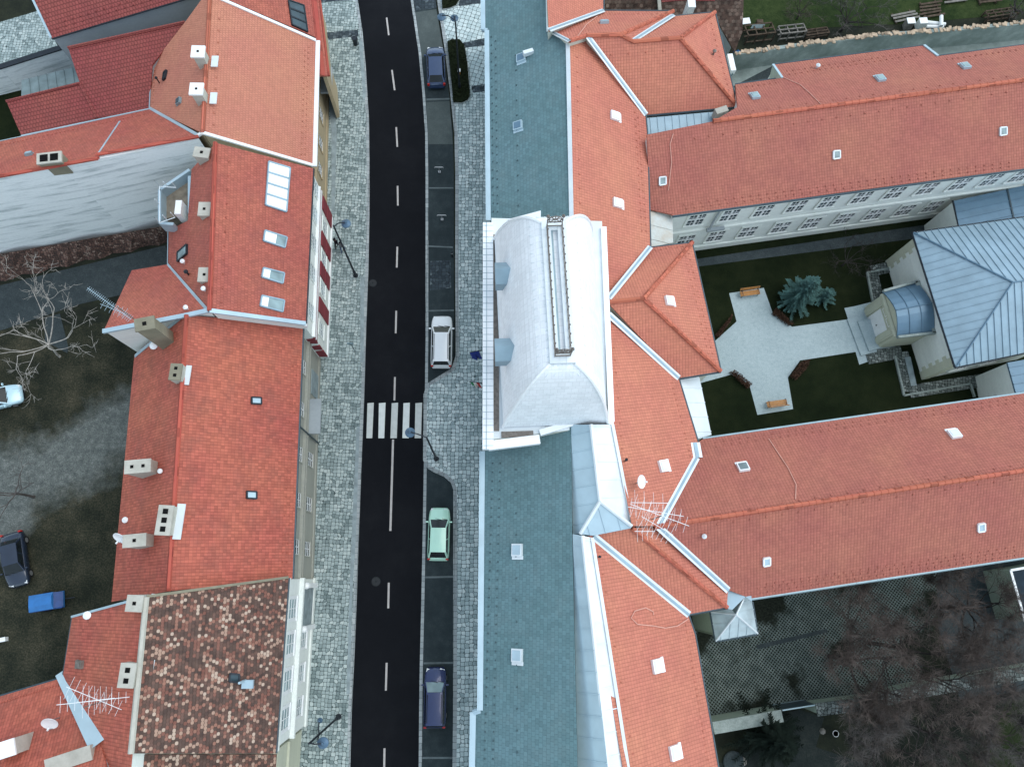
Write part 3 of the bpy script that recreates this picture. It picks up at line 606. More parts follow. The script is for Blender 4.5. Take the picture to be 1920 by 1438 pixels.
class Wall:
    """vertical facade: a,b world points of the eave; ref: world point on the outer side"""
    def __init__(s, a, b, ins, ref):
        d = Vector((b.x-a.x, b.y-a.y, 0)); s.L = d.length; s.d = d.normalized()
        n = Vector((s.d.y, -s.d.x, 0)); r = Vector(ref)
        if n.dot(Vector((r.x-a.x, r.y-a.y, 0))) < 0: n = -n
        s.n = n; s.A = Vector((a.x, a.y, 0))-n*ins
    def pt(s, u, z, o=0): return s.A+s.d*u+s.n*o+Vector((0, 0, z))
    def hit(s, px, py):
        r = ray(px, py); o = Vector((0, 0, CAMH)); w = o+r*((s.A-o).dot(s.n)/r.dot(s.n))
        return (w-s.A).dot(s.d), w.z
    def box(s, m, u0, u1, z0, z1, o0, o1, mi=0):
        m.obox(s.pt((u0+u1)/2, (z0+z1)/2, (o0+o1)/2), s.d*(u1-u0)/2, s.n*(o1-o0)/2, Vector((0, 0, (z1-z0)/2)), mi)
def window(root, wl, u, z, w, h, mats, grid=(2, 3), surround=.14, sill=True, fr=.055, cross=0):
    m = M(); s_ = surround
    if s_:
        wl.box(m, u-w/2-s_, u-w/2, z-h/2, z+h/2, -.02, .06, 1); wl.box(m, u+w/2, u+w/2+s_, z-h/2, z+h/2, -.02, .06, 1)
        wl.box(m, u-w/2-s_, u+w/2+s_, z+h/2, z+h/2+s_*1.3, -.02, .08, 1)
        wl.box(m, u-w/2-s_, u+w/2+s_, z-h/2-s_, z-h/2, -.02, .13 if sill else .06, 1)
    for i in range(grid[0]+1):
        x = u-w/2+w*i/grid[0]; wl.box(m, x-fr/2, x+fr/2, z-h/2, z+h/2, .0, .045 if i in (0, grid[0]) else .05, 0)
    for j in range(grid[1]+1):
        y = z-h/2+h*j/grid[1]; wl.box(m, u-w/2, u+w/2, y-fr/2, y+fr/2, .0, .0475, 0)
    if cross:
        wl.box(m, u-cross/2, u+cross/2, z-h/2, z+h/2, .0, .06, 0); wl.box(m, u-w/2, u+w/2, z+h*.08-cross/2, z+h*.08+cross/2, .0, .0625, 0)
    o = m.build('window', mats[:2], root)
    g_ = M(); wl.box(g_, u-w/2, u+w/2, z-h/2, z+h/2, -.02, .025); g_.build('pane', mats[2], o)
    return o
def cornice(root, wl, items, mat, name='cornice', u0=0, u1=None):
    m = M()
    for z0, z1, o in items: wl.box(m, u0, wl.L if u1 is None else u1, z0, z1, -.02, o)
    return m.build(name, mat, root)
def ridge_line(m, pts, r=.16, n=6):
    m.tube([p+Vector((0, 0, .04)) for p in pts], r, n)
def gutter(m, a, b, r=.10, off=(0, 0, -.05)):
    o = Vector(off); m.tube([a+o, b+o], r, 6)
def dots(m, pl, a, b, n, s=.09, mi=0, jitter=.0):
    for i in range(n):
        t = (i+.5)/n; p = on(pl, a[0]+(b[0]-a[0])*t, a[1]+(b[1]-a[1])*t)
        m.box(p+Vector((0, 0, .03)), s*.95, s*.95, .07, 0, mi)
def flash(m, pl, a, b, w, lift=.06, t=.05, mi=0):
    """metal strip on a roof plane between two photo points"""
    A, B = on(pl, *a), on(pl, *b); d = (B-A).normalized(); sdv = d.cross(pl[1]).normalized()*w/2; up = pl[1]*lift
    m.plate([A+sdv+up, B+sdv+up, B-sdv+up, A-sdv+up], t, mi)
def vflash(m, pls, a, b, w, lift=.05, t=.06, mi=0):
    A = max((on(q, *a) for q in pls), key=lambda p: p.z); B = max((on(q, *b) for q in pls), key=lambda p: p.z)
    n = sum((q[1] for q in pls), Vector()).normalized(); d = (B-A).normalized(); sdv = d.cross(n).normalized(); n = sdv.cross(d).normalized()
    if n.z < 0: n = -n
    sdv = sdv*w/2; up = n*lift+Vector((0, 0, .04))
    m.plate([A+sdv+up, B+sdv+up, B-sdv+up, A-sdv+up], t, mi)
def band3(m, a, b, w, h=.08, mi=0, lift=.05):
    m.bar(Vector(a)+Vector((0, 0, lift)), Vector(b)+Vector((0, 0, lift)), w, h, mi)
def roof_window(root, pl, quad, sky_white=1.0, frame='zinc_bl', glass='glass_lt', n=1, name='roof_window', lift=.12, fw=.10):
    """quad: four photo points on the roof plane (order round the window)"""
    W = [on(pl, *q) for q in quad]; up = pl[1]
    c = sum(W, Vector())/4; m = M()
    for i in range(4): m.bar(W[i]+up*.05, W[(i+1) % 4]+up*.05, fw, .2, 0, up)
    long_ = (W[1]-W[0]).length > (W[2]-W[1]).length
    for k in range(1, n):
        t = k/n
        a, b = (W[0].lerp(W[1], t), W[3].lerp(W[2], t)) if long_ else (W[0].lerp(W[3], t), W[1].lerp(W[2], t))
        m.bar(a+up*.05, b+up*.05, fw*1.3, .2, 0, up)
    o = m.build(name, MT[frame], root)
    g_ = M()
    top = [w+up*.10 for w in W]
    if sky_white > 0:      # sky reflection painted as a white pane part towards the ridge (first edge W[0]-W[3])
        A = [top[0], top[0].lerp(top[1], sky_white), top[3].lerp(top[2], sky_white), top[3]]
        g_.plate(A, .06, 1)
        if sky_white < 1: g_.plate([top[0].lerp(top[1], sky_white), top[1], top[2], top[3].lerp(top[2], sky_white)], .06, 0)
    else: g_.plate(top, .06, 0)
    g_.build('pane', [MT[glass], MT['sky_white']], o)
    return o
def hatch(root, pl, c, w=.7, l=.8, frame='white_met', top='zinc_lt', ang=0, h=.16, name='roof_hatch'):
    p = on(pl, *c); up = pl[1]
    u = Vector((0, 0, 1)).cross(up).normalized(); v = up.cross(u)
    if ang: u, v = u*math.cos(ang)+v*math.sin(ang), v*math.cos(ang)-u*math.sin(ang)
    m = M(); m.obox(p+up*h/2, u*w/2, v*l/2, up*(h/2+.05)); m.obox(p+up*.02-v*l*.62, u*w*.55, v*l*.14, up*.03)
    o = m.build(name, MT[frame], root)
    g_ = M(); g_.obox(p+up*(h+.06), u*w*.38, v*l*.38, up*.025); g_.build('pane', MT[top], o)
    return o
def chimney(root, c, z, w, l, ang, flues=1, mat='chim', cap='white', down=3.2, capo=.08, flash_side=None, along=True, fl=.2):
    p = P(c[0], c[1], z); ca, sa = math.cos(ang), math.sin(ang)
    m = M(); m.box(p-Vector((0, 0, down/2+.1)), w, l, down, ang)
    o = m.build('chimney', MT[mat], root)
    k = M(); k.box(p-Vector((0, 0, .05)), w+capo*2, l+capo*2, .14, ang); k.build('chimney_cap', MT[cap], o)
    f = M()
    for i in range(flues):
        t = (i-(flues-1)/2)*((l if along else w)/(flues+.25))
        q = p+(Vector((-sa, ca, 0)) if along else Vector((ca, sa, 0)))*t
        f.box(q+Vector((0, 0, .02)), fl, fl, .05, ang)
    f.build('flue', MT['soot'], o)
    if flash_side:
        q = M(); a = p-Vector((0, 0, flash_side[2])); dx = Vector((ca, sa, 0))
        q.box(a+dx*flash_side[0], flash_side[1], l*1.25, .08, ang); q.build('flashing', MT['zinc_lt'], o)
    return o
def vent(root, pl, c, h=.45, r=.13, mat='white_met', name='vent_pipe'):
    p = on(pl, *c); m = M(); m.lathe(p-Vector((0, 0, .1)), [(r*.6, 0), (r*.6, h), (r*1.3, h), (r*1.3, h+.08), (.02, h+.2)], 10)
    return m.build(name, MT[mat], root)
def wire(root, pl, pts, r=.02, mat='cable', name='lightning_wire'):
    m = M(); m.tube([on(pl, *p)+Vector((0, 0, .06)) for p in pts], r, 5); return m.build(name, MT[mat], root)
def seams(m, pl, poly, step=.55, hgt=.06, w=.05, diru=False, mi=0):
    """standing seams clipped to the polygon (photo points)"""
    a, n = pl; u = Vector((0, 0, 1)).cross(n).normalized(); v = n.cross(u)
    if diru: u, v = v, u
    W = [on(pl, q[0], q[1]) for q in poly]; p2 = [((x-a).dot(u), (x-a).dot(v)) for x in W]
    lo, hi = min(p[0] for p in p2), max(p[0] for p in p2); x = lo+step*.6
    while x < hi-.08:
        ys = []
        for i in range(len(p2)):
            (x0, y0), (x1, y1) = p2[i], p2[(i+1) % len(p2)]
            if (x0-x)*(x1-x) < 0: ys.append(y0+(y1-y0)*(x-x0)/(x1-x0))
        ys.sort()
        for i in range(0, len(ys)-1, 2):
            m.bar(a+u*x+v*ys[i]+n*hgt*.5, a+u*x+v*ys[i+1]+n*hgt*.5, w, hgt, mi, n)
        x += step

# ================================================================== WEST SIDE HOUSES
# ---- tan house with two capped chimneys
h = House('town_house', 'tan fronted house with salmon roof, white capped chimneys and white eave gutter', 'house', (480, 200), 'town houses on the west side of the road')
rf = M()
E3, We = h.face(rf, [(394, -10, 12.4), (592, 77), (586, 311, 7.4), (380, 250, 12.4)])
W3, _ = h.face(rf, [(394, -10, 12.4), (380, 250, 12.4), (280, 203, 7.4), (285, 122), (347, 42), (385, -10)], eave=.2)
dots(rf, E3, (572, 90), (565, 295), 20, .09); dots(rf, E3, (579, 84), (572, 295), 20, .09)
dots(rf, E3, (412, 25), (400, 245), 10, .14); dots(rf, W3, (291, 128), (287, 195), 9, .09)
r_ = rf.build('roof', MT['tile_new'], h.root)
m = M(); ridge_line(m, [on(E3, 394, -10), on(E3, 380, 250)]); m.build('ridge_tiles', MT['ridge'], h.root)
m = M(); a, b = on(E3, 594, 77), on(E3, 588, 312); m.bar(a+Vector((.1, 0, -.02)), b+Vector((.1, 0, -.02)), .34, .14); m.build('gutter', MT['white_met'], h.root)
m = M(); band3(m, on(E3, 408, -3), on(E3, 592, 77), .22, .16); band3(m, on(E3, 380, 250), on(E3, 587, 311), .22, .16); band3(m, on(W3, 380, 250), on(W3, 371, 256), .22, .16); m.build('verge_capping', MT['white'], h.root)
m = M(); flash(m, W3, (281, 203), (374, 255), .22, .08); flash(m, W3, (285, 122), (281, 203), .16, .06); m.build('valley_flashing', MT['zinc'], h.root)
h.walls(MT['plast_tan'])
wl = Wall(We[1], We[2], .45, P(680, 200))
for px in [(609, 160), (609, 237), (608, 288), (608, 338)]:
    u, z = wl.hit(*px); window(h.root, wl, u, 3.0, .95, 1.5, [MT['white'], MT['plast_tan'], MT['glass']], (2, 3))
for px in [(595, 158), (594, 205), (594, 252), (594, 300)]:
    u, z = wl.hit(*px); window(h.root, wl, u, 5.75, 1.0, 1.6, [MT['white'], MT['white'], MT['glass']], (2, 3))
cornice(h.root, wl, [(6.85, 7.1, .3), (4.3, 4.5, .14), (4.1, 4.25, .08), (0, .7, .10)], MT['plast_tan'])
m = M(); u, z = wl.hit(612, 185); wl.box(m, u-1.5, u+1.1, 3.1, 3.25, 0, 1.0); wl.box(m, u-1.4, u+1.0, 2.9, 3.1, 0, .85); m.build('canopy', MT['plast_grey'], h.root)
for c, z in [((371, 97), 13.5), ((368, 167), 13.5)]:
    chimney(h.root, c, z, .75, .75, 0, 1, 'chim', 'white', 2.8, .12, (.85, .5, 1.1), fl=.16)
roof_window(h.root, W3, [(314, 133), (309, 137), (307, 152), (311, 148)], 0, 'dark', 'glass')
hatch(h.root, W3, (337, 191), .5, .5, 'gutter', 'gutter_dk')
vent(h.root, W3, (299, 156), .7, .09, 'dark')

# ---- northern neighbour with dark skylights
h = House('town_house', 'orange roofed house at the top edge with a dark three pane skylight', 'house', (540, 0), 'town houses on the west side of the road')
rf = M()
E0, We = h.face(rf, [(400, -60, 12.2), (592, -60, 6.6), (615, 142, 6.6), (596, 142), (591, 70), (408, -8)], eave=.5)
rf.build('roof', MT['tile_mid'], h.root)
roof_window(h.root, E0, [(540, 2), (547, 48), (576, 61), (569, 12)], 0, 'dark', 'glass', 3)
m = M(); gutter(m, on(E0, 592, -60), on(E0, 616, 142), .13); m.build('gutter', MT['ridge_red'], h.root)
m = M(); flash(m, E0, (584, -40), (604, 142), .5, .05); m.build('eave_course', MT['ridge_red'], h.root)
h.walls(MT['plast_tan'])
wl = Wall(We[1], We[2], .5, P(700, 0))
for u in (1.5, 3.5, 5.5): window(h.root, wl, u, 4.6, .9, 1.4, [MT['white'], MT['plast_tan'], MT['glass']])

# ---- dark roofed house in the corner, its wall and the courtyard wall
h = House('back_house', 'back house with dark red ribbed roof and grey side wall in the top left corner', 'house', (230, 20))
rf = M()
pl, We = h.face(rf, [(97, 72, 8.6), (410, -21, 8.6), (390, -160), (20, -90), (62, 0, 10.2)], eave=.12)
dots(rf, pl, (115, 42), (275, -8), 11, .12); dots(rf, pl, (100, 57), (290, -2), 12, .12)
rf.build('roof', MT['tile_dark'], h.root)
m = M(); gutter(m, on(pl, 97, 73), on(pl, 410, -20), .07); m.build('gutter', MT['dark'], h.root)
m = M(); band3(m, on(pl, 96, 72), on(pl, 62, 0), .16, .1); m.build('verge_capping', MT['zinc'], h.root)
h.walls(MT['plast_grey'])
def free_wall(name, label, line, z, w, mat, cap=None, capw=.1, capname='coping', cat='wall', base=0, capth=.12):
    p0 = P(*line[0]); t = thing(name, label, cat, (p0.x, p0.y, 0)); m = M(); k = M()
    pts = [P(x, y, z) for x, y in line]
    for a, b in zip(pts, pts[1:]):
        m.bar(Vector((a.x, a.y, (z+base)/2)), Vector((b.x, b.y, (z+base)/2)), w, z-base)
        if cap: k.bar(a+Vector((0, 0, capth/2)), b+Vector((0, 0, capth/2)), w+capw*2, capth)
    m.build('wall_face', mat, t)
    if cap: k.build(capname, cap, t)
    return t
free_wall('courtyard_wall', 'pale courtyard wall with dark capping between the cobbled yard and the red lean-to roofs', [(-60, 142), (0, 127), (126, 87)], 3.0, .3, MT['plast_white'], MT['dark'])

h = House('lean_to_house', 'low back building with two ribbed dark red lean-to roofs', 'house', (230, 160))
rf = M()
pl, _ = h.face(rf, [(128, 91, 9.0), (347, 43, 9.0), (285, 122), (281, 204, 7.0), (182, 222), (150, 157)], eave=.1)
_, _ = h.face(rf, [(150, 157), (182, 222), (40, 255), (12, 191)], pl, eave=.1)
rf.build('roof', MT['tile_dark'], h.root)
m = M(); ridge_line(m, [on(pl, 128, 91), on(pl, 347, 43)], .13); ridge_line(m, [on(pl, 12, 191), on(pl, 150, 157)], .11); m.build('ridge_tiles', MT['tile_dark'], h.root)
m = M(); band3(m, on(pl, 150, 157), on(pl, 182, 222), .16, .08); m.build('abutment_flashing', MT['tile_dark'], h.root)
m = M(); flash(m, pl, (40, 256), (282, 205), .18, .03); m.build('valley_gutter', MT['zinc'], h.root)
h.walls(MT['plast_grey'])
h = House('shed', 'low shed with pale corrugated metal roof beside the dark overgrown yard', 'shed', (95, 155))
rf = M(); pl, _ = h.face(rf, [(40, 151, 3.6), (139, 126, 3.6), (150, 157, 3.9), (40, 184)], eave=.05)
seams(rf, pl, [(40, 151), (139, 126), (150, 157), (40, 184)], .75, .05, .05)
rf.build('roof', MT['tin'], h.root); h.walls(MT['plast_grey'])

# ---- wing with the tall whitewashed firewall
h = House('fire_wall_house', 'narrow orange roofed wing with tall streaked white firewall', 'house', (150, 300))
rf = M()
pl, We = h.face(rf, [(372, 255, 12.0), (182, 289), (184, 296), (113, 309), (-280, 381, 12.0), (-280, 322), (0, 265), (280, 205, 7.5)], eave=.1, drop=.15, body=False)
h.face(M(), [(372, 257), (110, 311), (-280, 383), (-280, 322), (0, 265), (280, 205)], pl, eave=.1, drop=.2)
dots(rf, pl, (-40, 282), (275, 214), 40, .09)
rf.build('roof', MT['tile_mid'], h.root)
m = M()
for a, b in [((373, 257), (182, 291)), ((182, 291), (184, 298)), ((184, 298), (112, 311)), ((112, 311), (-280, 383))]:
    band3(m, on(pl, *a), on(pl, *b), .22, .14)
m.build('verge_tiles', MT['ridge_red'], h.root)
m = M(); flash(m, pl, (182, 292), (225, 228), .12, .04); m.build('roof_seam', MT['zinc'], h.root)
m = M(); flash(m, pl, (-60, 278), (281, 205), .16, .03); m.build('valley_gutter', MT['zinc'], h.root)
h.walls(MT['plast_white'])
m = M()
for i in range(30):
    x0, x1 = -196+i*17, -179+i*17
    def fw(x): return P(x, 476-.17*x, 2.2+.3*math.sin(x*.05))
    def fb(x): return P(x, 527-.232*x+3*math.sin(x*.11), 0)
    a, b, c, d = fw(x0), fw(x1), fb(x1), fb(x0)
    m.add([a, b, c, d], [(0, 1, 2, 3)])
m.build('brick_footing', MT['brick'], h.root, recalc=False)
chimney(h.root, (92, 296), 12.9, 1.6, .75, R_(8), 2, 'chim_old', 'chim', 1.6, .06, None, False, .55)
hatch(h.root, pl, (55, 291), .5, .35, 'gutter', 'zinc')

# ---- house with the row of skylights and red-white facade
h = House('town_house', 'brick red roofed house with four skylights and wine red panels on its front', 'house', (480, 450), 'town houses on the west side of the road')
rf = M()
E5, We = h.face(rf, [(404, 268, 13.5), (587, 316, 8.6), (573, 606), (393, 583, 13.5)], eave=.25)
W5, _ = h.face(rf, [(404, 268, 13.5), (393, 583, 13.5), (315, 495, 8.6), (316, 432), (352, 414), (359, 318)], eave=.1)
X5, _ = h.face(rf, [(194, 621, 12.2), (345, 592), (392, 582, 13.3), (314, 496, 8.6), (247, 507)], eave=.1, drop=.12)
dots(rf, E5, (430, 290), (415, 580), 11, .12)
rf.build('roof', MT['tile_mid'], h.root)
m = M(); ridge_line(m, [on(E5, 404, 268), on(E5, 393, 583)]); m.build('ridge_tiles', MT['ridge_red'], h.root)
m = M(); band3(m, on(X5, 194, 622), on(X5, 345, 593), .3, .2); band3(m, on(X5, 345, 593), on(X5, 391, 583), .3, .2); band3(m, on(E5, 393, 583), on(E5, 573, 607), .3, .16); m.build('parapet_capping', MT['zinc'], h.root)
m = M(); flash(m, W5, (315, 496), (391, 582), .25, .07); flash(m, W5, (316, 432), (315, 495), .12, .05); m.build('valley_flashing', MT['zinc'], h.root)
m = M(); gutter(m, on(E5, 588, 316), on(E5, 574, 606), .07); m.build('gutter', MT['dark'], h.root)
h.walls(MT['plast_pale'])
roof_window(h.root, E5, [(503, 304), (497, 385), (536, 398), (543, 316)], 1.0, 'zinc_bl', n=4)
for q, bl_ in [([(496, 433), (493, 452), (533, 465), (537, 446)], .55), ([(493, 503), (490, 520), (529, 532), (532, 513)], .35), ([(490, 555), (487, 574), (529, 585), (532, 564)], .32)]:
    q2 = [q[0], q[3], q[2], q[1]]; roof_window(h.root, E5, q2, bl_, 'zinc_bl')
roof_window(h.root, W5, [(352, 459), (335, 474), (335, 491), (352, 476)], 0, 'dark', 'glass_lt')
wl = Wall(We[1], We[2], .25, P(690, 460))
WP = [MT['white'], MT['plast_pale'], MT['glass_lt']]
for py in (342, 395, 453, 513, 589):
    u, z = wl.hit(586, py); window(h.root, wl, u, 6.6, 1.1, 1.7, WP, (2, 3), .12)
for px in [(607, 425), (606, 487), (604, 542), (600, 616)]:
    u, z = wl.hit(*px); window(h.root, wl, u, 2.9, 1.1, 1.6, WP, (2, 3), .12)
m = M()
for px in [(612, 397), (610, 462), (607, 515), (604, 580)]:
    u, z = wl.hit(*px); wl.box(m, u-.62, u+.62, .5, 2.3, 0, .10); wl.box(m, u-.62, u+.62, 2.5, 4.0, 0, .10)
wl.box(m, 0, wl.L, 5.25, 5.6, 0, .16); wl.box(m, 0, wl.L, 4.55, 4.95, 0, .13)
# red bands wrap the projecting south corner
for z0, z1 in ((.5, 2.2), (2.5, 3.6), (4.2, 5.4)): wl.box(m, wl.L-.05, wl.L+.06, z0, z1, -1.6, .10)
m.build('red_panel', MT['plast_red'], h.root)
cornice(h.root, wl, [(8.0, 8.3, .18), (5.62, 5.8, .22), (4.97, 5.2, .2), (0, .45, .12)], MT['white'])
for c in [(383, 392), (383, 515)]: chimney(h.root, c, 13.2, .75, .95, 0, 1, 'chim', 'chim', 3.2, .05, None, fl=.18)
chimney(h.root, (378, 286), 13.2, 1.05, .7, R_(-8), 1, 'chim', 'chim', 3, .05, None)
chimney(h.root, (271, 607), 15.3, 1.15, .75, R_(12), 1, 'chim_old', 'chim_old', 4.6, .06, None, fl=.25)
vent(h.root, W5, (346, 494)); vent(h.root, W5, (354, 515), .6, .12, 'dark'); vent(h.root, W5, (385, 545)); vent(h.root, X5, (352, 580))
# roof terrace cut into the west slope
m = M(); tz = 9.4
fl_ = [P(x, y, tz) for x, y in [(309, 352), (352, 340), (352, 404), (309, 410)]]
m.prism([(p.x, p.y) for p in fl_], 0, tz); m.build('terrace_floor', MT['terrace'], h.root)
m = M()
for a, b in [((299, 356), (299, 418)), ((299, 418), (325, 420)), ((355, 330), (355, 400)), ((299, 356), (355, 318))]:
    A, B = P(*a, 10.4), P(*b, 10.4); m.bar(A-Vector((0, 0, .6)), B-Vector((0, 0, .6)), .22, 1.2)
m.build('terrace_parapet', MT['zinc'], h.root)
m = M()
for a, b in [((299, 350), (299, 418)), ((299, 350), (330, 352)), ((299, 418), (328, 408))]:
    for dz in (10.6, 10.9, 11.2): m.tube([P(*a, dz), P(*b, dz)], .03, 5)
    for t in (0, .5, 1): q = P(*a, 10.4).lerp(P(*b, 10.4), t); m.tube([q, q+Vector((0, 0, .8))], .035, 5)
m.build('terrace_railing', MT['zinc_lt'], h.root)
m = M(); m.box(P(341, 397, 10.2), .45, 1.1, 1.4); m.build('terrace_cabinet', MT['white'], h.root)

# ---- long orange house in the middle
h = House('town_house', 'long house with bright orange roof and chimneys with several flues beside the crossing', 'house', (400, 850), 'town houses on the west side of the road')
rf = M()
E6, We = h.face(rf, [(350, 591, 13.3), (568, 609, 7.8), (548, 1085), (316, 1108, 13.3)], eave=.4)
W6, _ = h.face(rf, [(350, 591, 13.3), (316, 1108, 13.3), (209, 1128, 7.8), (252, 665), (338, 592)], eave=.1)
dots(rf, E6, (560, 625), (536, 1080), 26, .09); dots(rf, E6, (552, 625), (528, 1080), 26, .09)
rf.build('roof', MT['tile_old'], h.root)
m = M(); ridge_line(m, [on(E6, 350, 591), on(E6, 316, 1108)], .15); m.build('ridge_tiles', MT['ridge_red'], h.root)
m = M(); gutter(m, on(E6, 569, 609), on(E6, 549, 1085), .08); m.build('gutter', MT['gutter_dk'], h.root)
m = M(); flash(m, W6, (254, 668), (340, 596), .25, .06); m.build('abutment_flashing', MT['zinc'], h.root)
m = M(); band3(m, on(E6, 318, 1075), on(E6, 316, 1105), .2, .12); m.build('ridge_patch', MT['chim'], h.root)
h.walls(MT['plast_taupe'])
wl = Wall(We[1], We[2], .4, P(680, 850))
WQ = [MT['white'], MT['plast_taupe'], MT['glass']]
for px in [(580, 861), (577, 945), (575, 1029)]:
    u, z = wl.hit(*px); window(h.root, wl, u, 2.5, 1.05, 1.7, WQ, (2, 3), .08)
for px in [(564, 683), (563, 765), (560, 850), (558, 937), (555, 1025)]:
    u, z = wl.hit(*px); window(h.root, wl, u, 5.9, 1.05, 1.5, WQ, (2, 3), .10)
cornice(h.root, wl, [(7.2, 7.5, .25), (6.9, 7.05, .15), (4.6, 4.8, .22), (4.3, 4.45, .12), (4.0, 4.12, .2), (0, .6, .1)], MT['plast_taupe'])
for (a, b) in [((583, 690), (583, 738)), ((580, 762), (580, 796))]:
    u0 = wl.hit(*a)[0]; u1 = wl.hit(*b)[0]; m = M(); wl.box(m, min(u0, u1), max(u0, u1), 0, 2.9, -.02, .05); m.build('door', MT['slab'], h.root)
m = M(); u0 = wl.hit(583, 755)[0]; wl.box(m, u0-.2, u0+2.6, 3.0, 3.15, 0, .9); m.build('door_canopy', MT['plast_grey'], h.root)
m = M(); u0 = wl.hit(570, 812)[0]; m.tube([wl.pt(u0, 7.4, .3), wl.pt(u0, .1, .12)], .07, 6); m.build('downpipe', MT['gutter_dk'], h.root)
chimney(h.root, (329, 697), 14.0, .7, 1.05, R_(-3), 2, 'chim', 'chim_old', 2.6, .03, (.5, .35, .75))
chimney(h.root, (258, 874), 12.6, 1.6, .8, R_(5), 2, 'chim', 'chim', 3.4, .04, None, False)
chimney(h.root, (308, 975), 14.2, .85, 1.75, R_(-3), 3, 'chim', 'chim', 2.6, .04, (.64, .5, .7), fl=.32)
chimney(h.root, (252, 1013), 12.8, 1.4, .75, R_(5), 1, 'chim', 'chim', 3.6, .03, None)
roof_window(h.root, E6, [(471, 745), (471, 757), (489, 758), (489, 746)], 0, 'dark', 'zinc')
roof_window(h.root, E6, [(462, 921), (462, 934), (480, 935), (480, 922)], 0, 'dark', 'zinc')
vent(h.root, W6, (303, 884), .3); vent(h.root, W6, (291, 650), .3, .22); vent(h.root, W6, (237, 975), .25, .16)

# ---- mottled old tile house
h = House('town_house', 'white fronted house with mottled brown and cream old tile roof', 'house', (400, 1250), 'town houses on the west side of the road')
rf = M()
E7, We = h.face(rf, [(275, 1119, 14.6), (541, 1083, 9.3), (517, 1412), (246, 1412, 14.6)], eave=.3)
rf.build('mottled_roof', MT['mottled'], h.root)
rw = M()
W7, _ = h.face(rw, [(275, 1119, 14.6), (240, 1480, 14.6), (212, 1480), (118, 1264, 9.3), (135, 1157, 9.3)], eave=.1)
rw.build('red_roof', MT['tile_old'], h.root)
m = M(); ridge_line(m, [on(E7, 275, 1119), on(E7, 246, 1412)], .17); m.build('ridge_tiles', MT['chim'], h.root)
m = M(); gutter(m, on(E7, 542, 1083), on(E7, 518, 1412), .06); gutter(m, on(W7, 135, 1157), on(W7, 118, 1264), .07); m.build('gutter', MT['gutter_dk'], h.root)
m = M(); band3(m, on(W7, 135, 1156), on(W7, 275, 1118), .14, .1); m.build('verge_capping', MT['zinc'], h.root)
m = M(); band3(m, on(E7, 275, 1118), on(E7, 541, 1082), .16, .1); m.build('verge_tiles', MT['chim_old'], h.root)
h.walls(MT['plast_pale'])
wl = Wall(We[1], We[2], .3, P(680, 1250))
for px in [(545, 1141), (542, 1207), (537, 1276), (533, 1347)]:
    u, z = wl.hit(*px); window(h.root, wl, u, 6.6, 1.3, 2.0, [MT['white'], MT['white'], MT['glass_lt']], (2, 3), .22)
for px in [(566, 1199), (562, 1262), (559, 1326)]:
    u, z = wl.hit(*px); window(h.root, wl, u, 2.8, 1.1, 1.6, [MT['white'], MT['white'], MT['glass_lt']], (2, 3), .16)
cornice(h.root, wl, [(8.6, 8.9, .3), (4.5, 4.85, .3), (4.2, 4.4, .15), (0, .6, .12)], MT['plast_pale'])
m = M(); u, z = wl.hit(580, 1136); wl.box(m, u-1.35, u+1.35, 0, 3.4, -.02, .06); m.build('gate', MT['slab'], h.root)
m = M(); wl.box(m, u-1.7, u-1.35, 0, 3.8, 0, .25); wl.box(m, u+1.35, u+1.7, 0, 3.8, 0, .25)
for s in (-1.52, 1.52): m.lathe(wl.pt(u+s, 3.8, .3), [(.05, 0), (.22, .12), (.26, .28), (.2, .44), (.02, .55)], 10)
m.build('gate_pillar', MT['white'], h.root)
roof_window(h.root, E7, [(430, 1262), (429, 1277), (447, 1279), (448, 1264)], 0, 'dark', 'glass')
m = M(); q = on(E7, 461, 1275); m.tube([q, q+Vector((0, 0, 1.3))], .08, 8); m.box(q+Vector((.2, -.2, .2)), .7, .5, .25); m.build('vent_pipe', MT['zinc'], h.root)
chimney(h.root, (252, 1131), 15.0, .9, .9, R_(-3), 1, 'chim', 'chim', 2.6, .03, (.75, .5, 1.0))
chimney(h.root, (238, 1266), 15.0, .85, 1.3, R_(-3), 2, 'chim', 'chim', 2.6, .03, (.8, .6, .9), fl=.28)
vent(h.root, W7, (167, 1153), .3, .2); hatch(h.root, W7, (152, 1245), .5, .7, 'iron', 'iron')

# ---- wing at the bottom left with grey valley
h = House('wing_house', 'red roofed wing in the bottom left corner with a satellite dish on it', 'house', (60, 1380))
rf = M()
P8, _ = h.face(rf, [(118, 1270, 9.0), (190, 1400), (215, 1500), (-60, 1500, 13.2), (-60, 1323, 9.0)], eave=.1)
dots(rf, P8, (-40, 1330), (112, 1283), 30, .08)
rf.build('roof', MT['tile_old'], h.root)
m = M(); flash(m, P8, (121, 1262), (186, 1400), .9, .28, .05); m.build('valley_flashing', MT['zinc'], h.root)
m = M(); gutter(m, on(P8, -60, 1322), on(P8, 119, 1269), .08); m.build('gutter', MT['gutter_dk'], h.root)
h.walls(MT['plast_grey'])
chimney(h.root, (128, 1424), 13.2, 2.6, .8, R_(17), 0, 'chim', 'chim', 3.0, .02, None)
chimney(h.root, (4, 1406), 13.2, 1.4, .9, R_(17), 0, 'chim', 'white', 3.0, .02, None)
m = M(); m.box(P(165, 1420, 11.9), 2.2, .9, .1, R_(-60)); m.build('chimney_flashing', MT['zinc'], h.root)

